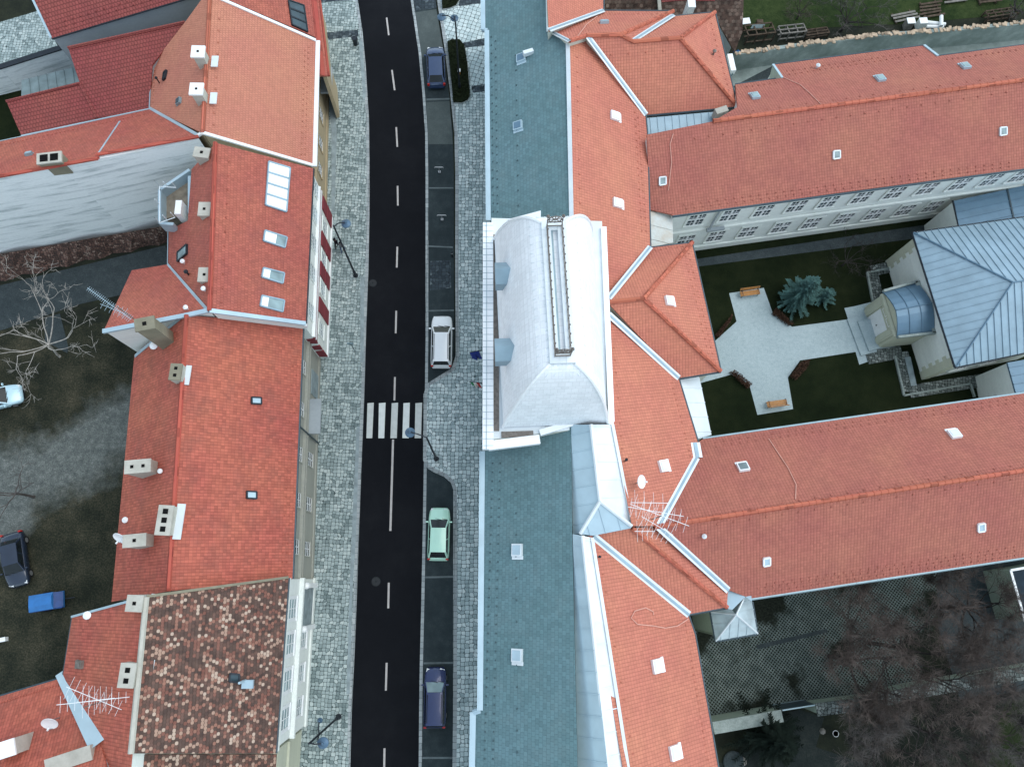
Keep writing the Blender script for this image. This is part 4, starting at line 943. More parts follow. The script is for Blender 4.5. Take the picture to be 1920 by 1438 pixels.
h = House('town_house', 'brown tiled house with a yellowish front at the bottom edge', 'house', (460, 1430), 'town houses on the west side of the road')
rf = M()
pl, We = h.face(rf, [(246, 1414, 13.2), (518, 1414, 8.2), (498, 1700), (220, 1700, 13.2)], eave=.3)
rf.build('roof', MT['mottled'], h.root); h.walls(MT['plast_yel'])
wl = Wall(We[1], We[2], .3, P(680, 1450))
cornice(h.root, wl, [(7.2, 7.5, .2), (3.9, 4.1, .15)], MT['plast_yel'])

# ================================================================== EAST SIDE: MAIN BUILDING
h = House('main_building', 'long public building with blue grey slate street roof, orange courtyard roof and white mansard tower', 'building', (1010, 700))
sl = M()
SN, Wsn = h.face(sl, [(908, -60), (909, 57), (915, 58, 9.5), (919, 414, 9.5), (1074, 414), (1067, 80, 13.0), (1029, 58), (1022, -60)], eave=.3)
SS, Wss = h.face(sl, [(908, 846, 9.5), (905, 1331), (892, 1335), (889, 1500, 9.5), (885, 1700), (1089, 1700), (1073, 1000, 13.0), (1071, 796)], eave=.3)
for (a, b, n) in [((921, 62), (925, 405), 22), ((929, 70), (933, 405), 22), ((967, 90), (972, 400), 11)]: dots(sl, SN, a, b, n, .10, 1)
for (a, b, n) in [((924, 860), (908, 1430), 34), ((938, 860), (924, 1430), 34), ((967, 860), (970, 1430), 14)]: dots(sl, SS, a, b, n, .10, 1)
sl.build('slate_roof', [MT['slate'], MT['guard']], h.root)
gt = M()
for a, b, pl_ in [((908, -60), (909, 56), SN), ((908, 57), (916, 58), SN), ((916, 58), (919, 414), SN), ((908, 846), (904, 1331), SS), ((904, 1331), (891, 1335), SS), ((891, 1335), (888, 1500), SS)]:
    A, B = on(pl_, *a), on(pl_, *b); gt.bar(A+Vector((-.12, 0, 0)), B+Vector((-.12, 0, 0)), .34, .16); gt.bar(A+Vector((-.3, 0, .06)), B+Vector((-.3, 0, .06)), .06, .12)
gt.build('gutter', MT['zinc'], h.root)
ti = M()
EN, _ = h.face(ti, [(1067, 80, 13.0), (1100, 68), (1210, 216), (1213, 250, 9.8), (1219, 395), (1219, 464), (1139, 562), (1130, 545), (1074, 411, 13.0)], eave=.3)
ES, _ = h.face(ti, [(1139, 588), (1273, 709, 9.3), (1308, 828, 9.3), (1306, 858), (1236, 986), (1185, 986), (1148, 796, 13.0), (1139, 700)], eave=.3)
E2, _ = h.face(ti, [(1094, 1008, 13.3), (1112, 1003), (1291, 1151, 9.2), (1303, 1190), (1357, 1500, 9.2), (1391, 1700), (1213, 1700)], eave=.3)
# middle hip
A1, A2 = (1139, 567, 12.6), (1207, 560, 12.6)
HN, _ = h.face(ti, [A1, A2, (1298, 455, 9.2), (1219, 464)], eave=.3)
HE, _ = h.face(ti, [A2, (1298, 455, 9.2), (1351, 696, 9.2)], eave=.3)
HS, _ = h.face(ti, [A1, A2, (1351, 696, 9.2), (1273, 709)], eave=.3)
# upper hip group
B1, B2 = (1187, 79, 12.6), (1275, 72, 12.6)
US, _ = h.face(ti, [(1100, 68), (1163, 66), B1, B2, (1382, 200, 9.2), (1210, 216)], eave=.3)
UE, _ = h.face(ti, [B2, (1340, 24, 9.2), (1382, 200, 9.2)], eave=.3)
UN, _ = h.face(ti, [B1, (1262, 31), (1340, 24, 9.2), B2], eave=.3)
zr = on(US, 1163, 66).z
UA, _ = h.face(ti, [(1028, 58), (1068, 78), (1100, 68, zr), (1163, 66, zr), (1262, 22, 9.4), (1131, 21)], eave=.3)
UB, _ = h.face(ti, [(1163, 66, zr), (1262, 22, 9.4), (1262, 31), B1], eave=.1)
UT, _ = h.face(ti, [(1026, -60), (1026, 0, 13.3), (1029, 58, 13.3), (1131, 20, 9.4), (1131, -60)], eave=.3)
# south hip
C1 = (1185, 990, 12.8); C2 = (1363, 1138, 9.2)
ZS, _ = h.face(ti, [(1112, 1003, 12.8), C1, C2, (1291, 1151)], eave=.3)
ZE, _ = h.face(ti, [C1, (1232, 986), (1365, 1105), C2], plane(C1, C2, (1333, 1002, 9.2)), eave=.05)
for pl_, a, b, n in [(EN, (1082, 95), (1088, 395), 11), (EN, (1196, 215), (1212, 440), 18), (EN, (1190, 205), (1204, 440), 18), (ES, (1150, 640), (1172, 900), 11), (ES, (1258, 712), (1296, 860), 14), (E2, (1128, 1060), (1190, 1430), 11), (E2, (1285, 1165), (1328, 1430), 20), (HE, (1290, 470), (1340, 680), 18), (HE, (1284, 475), (1330, 670), 14), (UE, (1332, 40), (1370, 185), 14), (HN, (1225, 470), (1285, 462), 6), (UA, (1140, 27), (1245, 27), 12), (US, (1130, 105), (1260, 95), 4)]:
    dots(ti, pl_, a, b, n, .10)
ti.build('tile_roof', MT['tile_main'], h.root)
rd = M()
for pl_, pts in [(HN, [(1141, 567), (1207, 560)]), (HE, [(1207, 560), (1298, 455)]), (HE, [(1207, 560), (1351, 696)]), (US, [(1100, 68), (1163, 66), (1187, 79), (1275, 72)]), (UE, [(1275, 72), (1340, 24)]), (UE, [(1275, 72), (1382, 200)]), (UA, [(1163, 66), (1262, 22)]), (UA, [(1068, 78), (1100, 68)]), (ZS, [(1185, 990), (1363, 1138)])]:
    ridge_line(rd, [on(pl_, *p) for p in pts], .17)
rd.build('ridge_tiles', MT['ridge'], h.root)
fm = M()
FL = [((EN, US), (1102, 70), (1211, 216), .42), ((EN, HN), (1219, 464), (1141, 560), .42), ((ES, HS), (1141, 590), (1272, 709), .45), ((E2, ZS), (1112, 1005), (1291, 1152), .5), ((UN, UB), (1187, 78), (1262, 30), .42), ((UA, UT), (1029, 58), (1131, 21), .42), ((UA, SN), (1031, 60), (1068, 79), .3)]
for pls, a, b, w in FL: vflash(fm, pls, a, b, w, .05, .06, 0); vflash(fm, pls, a, b, w*.35, .09, .03, 1)
for pl_, a, b, w in [(SN, (1066, 80), (1073, 411), .34), (SN, (1027, -60), (1030, 60), .34)]: flash(fm, pl_, a, b, w, .14, .08, 0)
fm.build('valley_flashing', [MT['zinc_lt'], MT['zinc_bl']], h.root)
gm = M()
for pl_, a, b in [(EN, (1211, 216), (1214, 250)), (EN, (1214, 250), (1220, 464)), (HN, (1219, 464), (1298, 455)), (HE, (1298, 455), (1352, 696)), (HS, (1352, 697), (1273, 710)), (ES, (1273, 710), (1309, 828)), (US, (1210, 217), (1383, 201)), (UE, (1383, 201), (1341, 23)), (UN, (1341, 23), (1262, 31)), (UA, (1262, 21), (1131, 20)), (ZS, (1292, 1152), (1364, 1139)), (E2, (1291, 1152), (1304, 1190)), (E2, (1304, 1190), (1358, 1500)), (UT, (1132, 20), (1132, -60))]:
    gutter(gm, on(pl_, *a), on(pl_, *b), .09)
gm.build('courtyard_gutter', MT['gutter_dk'], h.root)
# metal covered ridge south of the tower
zm = M(); ze_ = M()
r1, r2, r3 = (1108, 796, 14.0), (1125, 940, 14.0), (1088, 1001, 13.4)
pw = plane(r1, r2, (1071, 796, 13.05)); q = [(1071, 796), (1108, 796), (1125, 940), (1088, 1001), (1074, 1001)]
zm.plate([on(pw, *p) for p in q], .3); seams(zm, pw, q, 1.15, .05, .05)
pe = plane(r1, r2, (1147, 796, 13.2)); q = [(1108, 796), (1148, 796), (1184, 985), (1125, 940)]
ze_.plate([on(pe, *p) for p in q], .3); seams(ze_, pe, q, 1.15, .05, .05)
ph = plane(r2, (1184, 985, 13.2), r3); q = [(1125, 940), (1184, 985), (1183, 990), (1112, 1004), (1088, 1001)]
zm.plate([on(ph, *p) for p in q], .3); seams(zm, ph, q, 1.0, .05, .05)
s1, s2 = (1092, 1004, 13.7), (1141, 1500, 13.7)
pw2 = plane(s1, s2, (1074, 1001, 13.1)); q = [(1074, 1001), (1092, 1004), (1167, 1700), (1089, 1700)]
zm.plate([on(pw2, *p) for p in q], .3); seams(zm, pw2, q, 1.25, .05, .05)
pe2 = plane(s1, s2, (1109, 1010, 13.35)); q = [(1092, 1004), (1110, 1008), (1214, 1700), (1167, 1700)]
ze_.plate([on(pe2, *p) for p in q], .3); seams(ze_, pe2, q, 1.25, .05, .05)
zm.build('ridge_sheeting', MT['zinc'], h.root); ze_.build('white_ridge_sheeting', MT['zinc_lt'], h.root)
m = M()
for pts in [[on(pe, 1108, 796), on(pe, 1125, 940)], [on(ph, 1125, 940), on(ph, 1088, 1001)], [on(ph, 1125, 940), on(ph, 1184, 986)], [on(pe2, 1092, 1004), on(pe2, 1147, 1500)]]:
    m.tube([p+Vector((0, 0, .05)) for p in pts], .13, 6)
m.bar(on(pe, 1148, 796)+Vector((0, 0, .1)), on(pe, 1185, 986)+Vector((0, 0, .1)), .2, .12); m.bar(on(pe2, 1110, 1008)+Vector((0, 0, .1)), on(pe2, 1187, 1500)+Vector((0, 0, .1)), .2, .12)
m.build('ridge_cap', MT['zinc_lt'], h.root)
h.walls(MT['plast_cream'])
for c in [(1152, 219), (1157, 382)]: hatch(h.root, EN, c)
for c in [(1243, 874)]: hatch(h.root, ES, c, .8, .8)
for c in [(1231, 1248), (1264, 1410)]: hatch(h.root, E2, c, .85, .85)
hatch(h.root, HE, (1254, 565)); hatch(h.root, UA, (1133, 44), .7, .4, 'zinc', 'zinc')
for c in [(972, 237), (978, 110)]: hatch(h.root, SN, c, .75, .7, 'zinc', 'zinc_dk', R_(90))
for c in [(971, 1031), (971, 1228)]: hatch(h.root, SS, c, .75, .8, 'zinc_lt', 'zinc', R_(90))
m = M(); m.box(on(SN, 990, 104)+Vector((0, 0, .3)), .8, .3, .4, R_(20)); m.build('roof_step', MT['zinc_lt'], h.root)
vent(h.root, UE, (1337, 103), .5, .12, 'iron'); vent(h.root, ES, (1172, 864), .6, .08, 'dark'); vent(h.root, E2, (1122, 1044), .7, .07, 'dark')
wire(h.root, E2, [(1290, 1160), (1270, 1173), (1247, 1177), (1225, 1173), (1195, 1170), (1183, 1158), (1190, 1145), (1210, 1139), (1224, 1146), (1225, 1152)], .035)
wire(h.root, UA, [(1083, 70), (1099, 48), (1120, 32)], .035)
# lean-to link roofs in the courtyard corners
def leanto(name, poly, zs, mat, wallmat, step=.9, anchor=None):
    rf = M(); W = [P(p[0], p[1], z) for p, z in zip(poly, zs)]; pl_ = plane(*[(p[0], p[1], z) for p, z in zip(poly, zs)][:3]); W = [on(pl_, *p) for p in poly]
    rf.plate(W, .2); seams(rf, pl_, poly, step, .05, .05)
    o = rf.build(name, mat, h.root)
    b = M(); xy = inset([(w.x, w.y) for w in W], [.15]*len(W)); b.prism([tuple(p) for p in xy], 0, [zat(pl_, p.x, p.y)-.22 for p in xy])
    b.build('link_wall', wallmat, h.root)
leanto('link_roof', [(1274, 711), (1311, 705), (1334, 815), (1299, 826)], [8.6, 7.4, 7.4, 8.6], MT['zinc_lt'], MT['plast_pale'], 1.1)
leanto('link_roof', [(1219, 396), (1261, 404), (1262, 455), (1219, 464)], [8.4, 7.6, 7.6, 8.4], MT['rust'], MT['plast_pale'], 1.2)
leanto('link_roof', [(1211, 222), (1360, 208), (1330, 240), (1213, 252)], [9.0, 9.0, 8.6, 8.6], MT['zinc_bl'], MT['plast_pale'], .6)

# ---- white mansard tower over the portal
TZ0, TZ1 = 13.2, 20.0
c00, c10, c11, c01 = P(934, 444, TZ0), P(1118, 447, TZ0), P(1131, 788, TZ0), P(936, 806, TZ0)
tw = M()
base = [c00, c10, c11, c01]; ctr = sum(base, Vector())/4
ux = Vector((1, 0, 0)); ax = ((c10-c00)+(c11-c01)).normalized(); ay = Vector((-ax.y, ax.x, 0))
hx = ((c10-c00).length+(c11-c01).length)/4; hy = ((c01-c00).length+(c11-c10).length)/4
t0, t1 = P(1020, 440, TZ1), P(1084, 706, TZ1)
tx = abs((t1-t0).dot(ax))/2; ty = abs((t1-t0).dot(ay))/2
prof = []
for i in range(13):
    a = i/12*math.pi/2
    s = .68*(1-math.cos(a))+.32*math.sin(a)                 # 0 at foot, 1 at top
    z = TZ0+(TZ1-TZ0)*math.sin(a)*1.0
    prof.append((s, z))
prof = [(0, TZ0-.6)]+[(s**.95, TZ0+(TZ1-TZ0)*((z-TZ0)/(TZ1-TZ0))**.95) for s, z in prof]
prof = [(s*1.0, z) for s, z in prof]
rings = []
for s, z in prof:
    X = hx+(tx-hx)*s; Y = hy+(ty-hy)*s
    rings.append([ctr*1+ax*sx_*X+ay*sy_*Y+Vector((0, 0, z-ctr.z)) for sx_, sy_ in ((-1, -1), (1, -1), (1, 1), (-1, 1))])
for k in range(len(rings)-1):
    for i in range(4):
        j = (i+1) % 4; tw.add([rings[k][i], rings[k][j], rings[k+1][j], rings[k+1][i]], [(0, 1, 2, 3)])
tw.add(rings[-1], [(0, 1, 2, 3)])
tro = tw.build('tower_roof', MT['tower'], h.root, recalc=True)
m = M()
for i in range(4): m.tube([r[i]+Vector((0, 0, .02)) for r in rings[1:]], .11, 6)
m.build('hip_flashing', MT['white_met'], tro)
# sunken platform with ridge crest railing
tp = ctr+Vector((0, 0, TZ1-ctr.z))
m = M()
for sg in (-1, 1): m.bar(tp+ax*sg*(tx-.25)-ay*ty+Vector((0, 0, .12)), tp+ax*sg*(tx-.25)+ay*ty+Vector((0, 0, .12)), .55, .25)
for sg in (-1, 1): m.bar(tp+ay*sg*(ty-.3)-ax*(tx-.53)+Vector((0, 0, .10)), tp+ay*sg*(ty-.3)+ax*(tx-.53)+Vector((0, 0, .10)), .6, .25)
for k in range(8):
    q = tp+ay*(-ty+(k+.5)*ty/4); m.bar(q-ax*(tx+.02)+Vector((0, 0, .14)), q-ax*(tx-.5)+Vector((0, 0, .14)), .05, .26)
m.build('platform_border', MT['zinc_lt'], tro)
m = M(); m.bar(tp-ax*.35-ay*(ty-.6)+Vector((0, 0, .03)), tp-ax*.35+ay*(ty-.6)+Vector((0, 0, .03)), .55, .06); m.build('walkway', MT['gutter'], tro)
m = M()
for sg in (-.45, .45):
    for zz in (.35, .85): m.tube([tp+ax*sg-ay*(ty-.4)+Vector((0, 0, zz)), tp+ax*sg+ay*(ty-.4)+Vector((0, 0, zz))], .028, 5)
    n_ = 15
    for k in range(n_+1):
        q = tp+ax*sg+ay*(-(ty-.4)+2*(ty-.4)*k/n_); m.tube([q, q+Vector((0, 0, 1.05))], .025, 5)
        m.lathe(q+Vector((0, 0, 1.0)), [(.02, 0), (.06, .08), (.02, .16)], 6)
for e in (-1, 1):
    for zz in (.35, .85): m.tube([tp-ax*.45+ay*e*(ty-.4)+Vector((0, 0, zz)), tp+ax*.45+ay*e*(ty-.4)+Vector((0, 0, zz))], .045, 5)
    for sg in (-.45, .45):
        q = tp+ax*sg+ay*e*(ty-.4); m.tube([q, q+Vector((0, 0, 1.5))], .03, 6); m.lathe(q+Vector((0, 0, 1.45)), [(.02, 0), (.11, .10), (.10, .2), (.02, .32)], 8)
    q = tp+ay*e*(ty-.4)+Vector((0, 0, 1.2))
    for k in range(8):
        a0, a1 = k*math.pi/4, (k+1)*math.pi/4
        m.tube([q+ax*.4*math.cos(a0)+Vector((0, 0, .4*math.sin(a0))), q+ax*.4*math.cos(a1)+Vector((0, 0, .4*math.sin(a1)))], .035, 5)
        m.tube([q, q+ax*.4*math.cos(a0)+Vector((0, 0, .4*math.sin(a0)))], .03, 5)
m.build('crest_railing', MT['iron'], tro)
# seams of the upper strip of the mansard (west and south side)
m = M()
def mans(s_, side, t):
    k = min(range(len(prof)), key=lambda i: abs(prof[i][0]-s_)); a, b = [(0, 3), (1, 2), (3, 2), (0, 1)][side]
    return rings[k][a].lerp(rings[k][b], t)
for side, n_ in ((0, 17), (1, 17), (2, 6), (3, 6)):
    for k in range(1, n_):
        m.bar(mans(.72, side, k/n_)+Vector((0, 0, .03)), mans(.99, side, k/n_)+Vector((0, 0, .03)), .05, .06)
m.build('strip_seam', MT['zinc_lt'], tro)
# hooded dormers on the street side
for py in (518, 660):
    q = P(944, py, 15.8); m = M()
    o_ = q+ax*.2
    sec = [(-.75, 0), (-.75, 1.1), (0, 1.9), (.75, 1.1), (.75, 0)]
    for sg, nm in ((0, 0),):
        f0 = [o_-ax*.75+ay*a+Vector((0, 0, b-.6)) for a, b in sec]; f1 = [o_+ax*1.75+ay*a+Vector((0, 0, b-.6)) for a, b in sec]
        m.add(f0+f1, [(0, 1, 2, 3, 4), (9, 8, 7, 6, 5)]+[(i, i+5, (i+1) % 5+5, (i+1) % 5) for i in range(5)])
    d_ = m.build('dormer', MT['zinc_bl'], tro)
# body, parapets and terrace gutter
m = M()
fp = [P(921, 412, TZ0-.6), P(1128, 418, TZ0-.6), P(1138, 800, TZ0-.6), P(921, 826, TZ0-.6)]
m.prism([(p.x, p.y) for p in fp], 0, TZ0-.35); m.build('tower_wall', MT['plast_cream'], h.root)
m = M(); m.prism([tuple(p) for p in inset([(p.x, p.y) for p in fp], [.03]*4)], TZ0-.35, TZ0-.30); m.build('parapet_floor', MT['zinc_lt'], h.root)
m = M(); wp = M()
a, b = P(915, 418, TZ0), P(915, 842, TZ0)
m.bar(a+Vector((0, 0, -.2)), b+Vector((0, 0, -.2)), .72, .5)
for k in range(36): q = a.lerp(b, (k+.5)/36); wp.bar(q+Vector((-.34, 0, .06)), q+Vector((.36, 0, .06)), .02, .03)
wp.bar(a+Vector((-.1, 0, .08)), b+Vector((-.1, 0, .08)), .03, .06)
c, d = P(907, 838, TZ0), P(1012, 826, TZ0-.1)
m.bar(c+Vector((.3, .1, -.2)), d+Vector((0, .1, -.2)), .6, .5)
e, f_ = P(1132, 425, TZ0), P(1147, 790, TZ0); m.bar(e+Vector((0, 0, -.25)), f_+Vector((0, 0, -.25)), .38, .5)
m.bar(P(1012, 812, TZ0-.3), P(1110, 783, TZ0-.3), .4, .5); m.bar(P(1108, 783, TZ0-.3), P(1150, 792, TZ0-.3), .45, .5)
m.build('parapet', MT['white_met'], h.root); wp.build('parapet_seam', MT['gutter'], h.root)
m = M(); m.bar(P(929, 440, TZ0-.25), P(930, 808, TZ0-.25), .42, .06); m.bar(P(940, 815, TZ0-.22), P(1000, 813, TZ0-.22), .4, .06); m.build('parapet_gutter', MT['iron'], h.root)
m = M(); m.add([P(950, 412, 13.0), P(1014, 395, 12.9), P(1014, 413, 12.5), P(990, 414, 12.4), P(985, 412, 11.6), P(1008, 405, 11.4)], [(0, 1, 2, 3), (0, 1, 5, 4), (1, 2, 5), (2, 3, 4, 5), (0, 3, 4)]); m.build('saddle_flashing', MT['white_met'], h.root)

# ================================================================== WINGS
h = House('north_wing', 'long wing with pale courtyard facade and two rows of white windows', 'building', (1600, 250), 'wings of the public building')
rf = M(); RZ = 10.9
S1, We = h.face(rf, [(1337, 228, RZ), (1980, 143, RZ), (2200, 114), (2200, 280), (1600, 358, 8.3), (1262, 405), (1258, 402), (1219, 393), (1213, 253)], eave=.35)
N1, _ = h.face(rf, [(1337, 228, RZ), (1383, 201), (1379, 159), (1465, 147), (1449, 122), (1732, 86), (1757, 106), (2200, 47), (2200, 114), (1980, 143, RZ)], plane((1337, 228, RZ), (1980, 143, RZ), (1600, 106, 8.3)), eave=.3)
for pl_, a, b, n in [(S1, (1290, 262), (1900, 172), 23), (N1, (1400, 210), (1900, 143), 20), (S1, (1280, 393), (1900, 312), 40), (S1, (1275, 385), (1900, 304), 40), (N1, (1470, 135), (1720, 98), 22), (N1, (1475, 141), (1725, 103), 22), (N1, (1770, 113), (1910, 94), 13), (N1, (1395, 164), (1460, 155), 6)]: dots(rf, pl_, a, b, n, .10)
rf.build('roof', MT['tile_wing'], h.root)
m = M(); ridge_line(m, [on(S1, 1337, 228), on(S1, 1980, 143)], .16, 8)
for k in range(48):
    q = on(S1, 1337, 228).lerp(on(S1, 1980, 143), k/48); d = (on(S1, 1980, 143)-on(S1, 1337, 228)).normalized(); m.tube([q+Vector((0, 0, .04)), q+d*.08+Vector((0, 0, .04))], .19, 8)
m.build('ridge_tiles', MT['ridge'], h.root)
m = M(); gutter(m, on(S1, 1261, 406), on(S1, 1980, 310), .10)
for a, b in [((1379, 158), (1464, 146)), ((1449, 121), (1732, 85)), ((1757, 105), (1980, 76))]: gutter(m, on(N1, *a), on(N1, *b), .08)
m.build('gutter', MT['gutter_dk'], h.root)
m = M(); band3(m, on(N1, 1449, 122), on(N1, 1466, 147), .2, .1); band3(m, on(N1, 1732, 86), on(N1, 1758, 106), .2, .1); m.build('verge_capping', MT['zinc'], h.root)
h.walls(MT['plast_pale'])
wl = Wall(on(S1, 1262, 405), on(S1, 1980, 309), .35, P(1600, 600))
WW = [MT['white'], MT['plast_pale'], MT['glass']]
for px in [(1302, 417), (1364, 410), (1427, 401), (1490, 391), (1551, 381), (1614, 372), (1676, 363), (1738, 354), (1800, 345), (1860, 336), (1915, 328)]:
    u, z = wl.hit(*px); window(h.root, wl, u, 6.3, 1.35, 1.85, WW, (4, 4), .2, fr=.035, cross=.17)
for px in [(1280, 460), (1337, 450), (1397, 441), (1459, 432), (1516, 424), (1576, 416), (1634, 407), (1691, 399), (1746, 389)]:
    u, z = wl.hit(*px); window(h.root, wl, u, 2.4, 1.35, 1.85, WW, (4, 4), .2, fr=.035, cross=.17)
cornice(h.root, wl, [(4.15, 4.4, .16), (7.7, 8.0, .22), (0, .8, .12)], MT['plast_pale'])
m = M(); u, z = wl.hit(1321, 438); m.tube([wl.pt(u, 4.6, .3), wl.pt(u, 5.6, .15), wl.pt(u, 8, .15)], .10, 6); m.box(wl.pt(u+.5, 4.55, .3), 1.5, .3, .25, math.atan2(wl.d.y, wl.d.x)); m.build('downpipe', MT['plast_grey'], h.root)
for c in [(1568, 292), (1880, 248), (1242, 341)]: roof_window(h.root, S1, [(c[0]-6, c[1]-8), (c[0]-6, c[1]+7), (c[0]+6, c[1]+5), (c[0]+6, c[1]-9)], 0, 'zinc_lt', 'glass_lt'); 
for c in [(1650, 149), (1809, 126), (1415, 182)]: hatch(h.root, N1, c, .65, .75, 'zinc', 'glass_lt')
vent(h.root, N1, (1531, 128), .4, .14, 'zinc_lt')
wire(h.root, S1, [(1262, 252), (1256, 272), (1259, 305), (1256, 330), (1253, 358)], .03)
wire(h.root, N1, [(1470, 147), (1500, 160), (1520, 178), (1538, 196)], .03)
m = M(); q = P(1350, 213, 9.4); m.box(q, 1.0, .5, 1.0, R_(20)); m.build('corner_parapet', MT['chim'], h.root)
m = M(); A = P(1448, 124, 8.3); B = P(1466, 147, 10.0); C = P(1442, 149, 8.0); m.add([A, B, C], [(0, 1, 2)]); m.build('gable_wedge', MT['plast_green'], h.root)

h = House('south_wing', 'southern wing with salmon roof between the lawn and the grass pavers', 'building', (1650, 960), 'wings of the public building')
rf = M(); RZ = 12.2
N2, _ = h.face(rf, [(1227, 988, RZ), (1239, 985), (1308, 858), (1310, 828), (1318, 823), (1600, 783, 8.6), (2200, 698), (2200, 839), (1980, 873, RZ)], eave=.3)
S2, _ = h.face(rf, [(1227, 988, RZ), (1980, 873, RZ), (2200, 839), (2200, 1007), (1640, 1086, 8.6), (1408, 1122), (1366, 1106)], eave=.3)
for pl_, a, b, n in [(N2, (1335, 830), (1910, 746), 38), (N2, (1335, 838), (1910, 754), 38), (N2, (1330, 965), (1910, 872), 19), (S2, (1330, 985), (1910, 897), 19), (S2, (1420, 1112), (1910, 1040), 36), (S2, (1415, 1104), (1910, 1032), 36), (S2, (1430, 1096), (1910, 1024), 30)]: dots(rf, pl_, a, b, n, .10)
rf.build('roof', MT['tile_wing'], h.root)
m = M(); A, B = on(S2, 1227, 988), on(S2, 1980, 873); ridge_line(m, [A, B], .16, 8); d = (B-A).normalized()
for k in range(56): q = A.lerp(B, k/56); m.tube([q+Vector((0, 0, .04)), q+d*.08+Vector((0, 0, .04))], .19, 8)
m.build('ridge_tiles', MT['ridge'], h.root)
m = M()
for pls, a, b, w in [((ES, N2), (1306, 858), (1236, 985), .45), ((ZE, S2), (1234, 987), (1365, 1106), .5), ((ES, N2), (1302, 830), (1307, 858), .8)]: vflash(m, pls, a, b, w, .05, .06, 0); vflash(m, pls, a, b, w*.35, .09, .03, 1)
m.build('valley_flashing', [MT['zinc_lt'], MT['zinc_bl']], h.root)
m = M(); gutter(m, on(N2, 1318, 822), on(N2, 1980, 728), .10); gutter(m, on(S2, 1408, 1123), on(S2, 1980, 1037), .10); m.build('gutter', MT['gutter'], h.root)
h.walls(MT['plast_pale'])
hatch(h.root, N2, (1393, 877), .75, .7, 'white_met', 'tin'); hatch(h.root, N2, (1789, 815), .75, .75)
for c in [(1437, 1052), (1839, 988)]: roof_window(h.root, S2, [(c[0]-6, c[1]-6), (c[0]-6, c[1]+8), (c[0]+6, c[1]+6), (c[0]+6, c[1]-8)], 0, 'white_met', 'zinc')
vent(h.root, S2, (1318, 1006), .4, .13, 'zinc_lt'); 
wire(h.root, N2, [(1441, 823), (1460, 852), (1477, 877), (1492, 908), (1491, 936)], .03)
# small metal porch roof at the corner of the wing
h2 = House('corner_porch', 'small square porch with pyramid zinc roof at the wing corner', 'porch', (1375, 1150))
rf = M(); AP = (1380, 1152, 8.2)
for q in [[(1333, 1147, 6.6), (1371, 1141), AP, (1342, 1201, 6.6)], [(1342, 1201, 6.6), AP, (1420, 1187, 6.6)]]:
    pl_, _ = h2.face(rf, q, eave=.25); seams(rf, pl_, q, .62, .05, .04)
pe_ = plane(AP, (1420, 1187, 6.6), (1410, 1128, 6.6)); q = [AP, (1397, 1116), (1410, 1128), (1420, 1187)]; h2.face(rf, q, pe_, eave=.25); seams(rf, pe_, q, .62, .05, .04)
pn_ = plane(AP, (1397, 1116, 8.2), (1371, 1141, 7.2)); q = [AP, (1397, 1116), (1364, 1113), (1371, 1141)]; h2.face(rf, q, pn_, body=False)
rf.build('roof', MT['porch_zinc'], h2.root)
m = M(); m.plate([P(x, y, 8.75) for x, y in [(1361, 1106), (1407, 1102), (1410, 1128), (1398, 1118), (1373, 1143), (1361, 1140)]], .1); m.build('abutment_flashing', MT['zinc_bl'], h2.root)
m = M()
for a, b in [((1342, 1201, 6.6), AP), ((1420, 1187, 6.6), AP), ((1333, 1147, 6.6), AP), ((1397, 1116, 8.2), AP)]: m.tube([P(*a)+Vector((0, 0, .06)), P(*b)+Vector((0, 0, .06))], .07, 6)
m.build('hip_cap', MT['zinc_lt'], h2.root)
m = M(); gutter(m, P(1332, 1147, 6.55), P(1342, 1202, 6.55), .09); gutter(m, P(1342, 1202, 6.55), P(1421, 1188, 6.55), .09); gutter(m, P(1421, 1188, 6.55), P(1411, 1128, 6.55), .09); m.build('gutter', MT['gutter_dk'], h2.root)
h2.walls(MT['plast_green'])

# ================================================================== PAVILION
h = House('pavilion', 'courtyard pavilion with pale blue standing seam hip roof and arched stone portal', 'building', (1800, 560))
rf = M(); AP = (1898, 530, 7.7)
for q in [[(1712, 437, 5.2), AP, (1792, 688, 5.2)], [(1712, 437, 5.2), (1990, 398), (1990, 516), AP], [AP, (1990, 516), (1990, 647), (1792, 688, 5.2)]]:
    if len(q) == 3: pl_ = plane(*q)
    elif q[0][0] == 1712: pl_ = plane((1712, 437, 5.2), AP, (1920, 408, 5.2))
    else: pl_ = plane(AP, (1792, 688, 5.2), (1920, 660, 5.2))
    h.face(rf, q, pl_, eave=.3); seams(rf, pl_, q, .62, .07, .05)
rf.build('roof', MT['zinc_bl'], h.root)
m = M()
for a in [(1712, 437, 5.2), (1792, 688, 5.2), (1990, 516, 7.7)]: m.tube([P(*a)+Vector((0, 0, .08)), P(*AP)+Vector((0, 0, .08))], .07, 6)
m.build('hip_cap', MT['zinc_dk'], h.root)
m = M(); gutter(m, P(1711, 437, 5.15), P(1791, 689, 5.15), .09); gutter(m, P(1791, 689, 5.15), P(1990, 647, 5.15), .09); gutter(m, P(1711, 436, 5.15), P(1990, 397, 5.15), .08); m.build('gutter', MT['dark'], h.root)
h.walls(MT['plast_pale'])
wl = Wall(P(1712, 437, 5.2), P(1792, 688, 5.2), .3, P(1500, 600))
m = M()
for e in (0, 1):
    for k in range(10):
        w_ = .95 if k % 2 else .65; z0 = k*.5
        u0 = -.02 if e == 0 else wl.L-w_-.3; wl.box(m, u0+(.3 if e == 0 else 0), u0+w_+(.3 if e == 0 else .02), z0, z0+.49, 0, .05)
m.build('quoin', MT['plast_yel'], h.root)
wl2 = Wall(P(1792, 688, 5.2), P(1990, 647, 5.2), .3, P(1850, 900))
m = M()
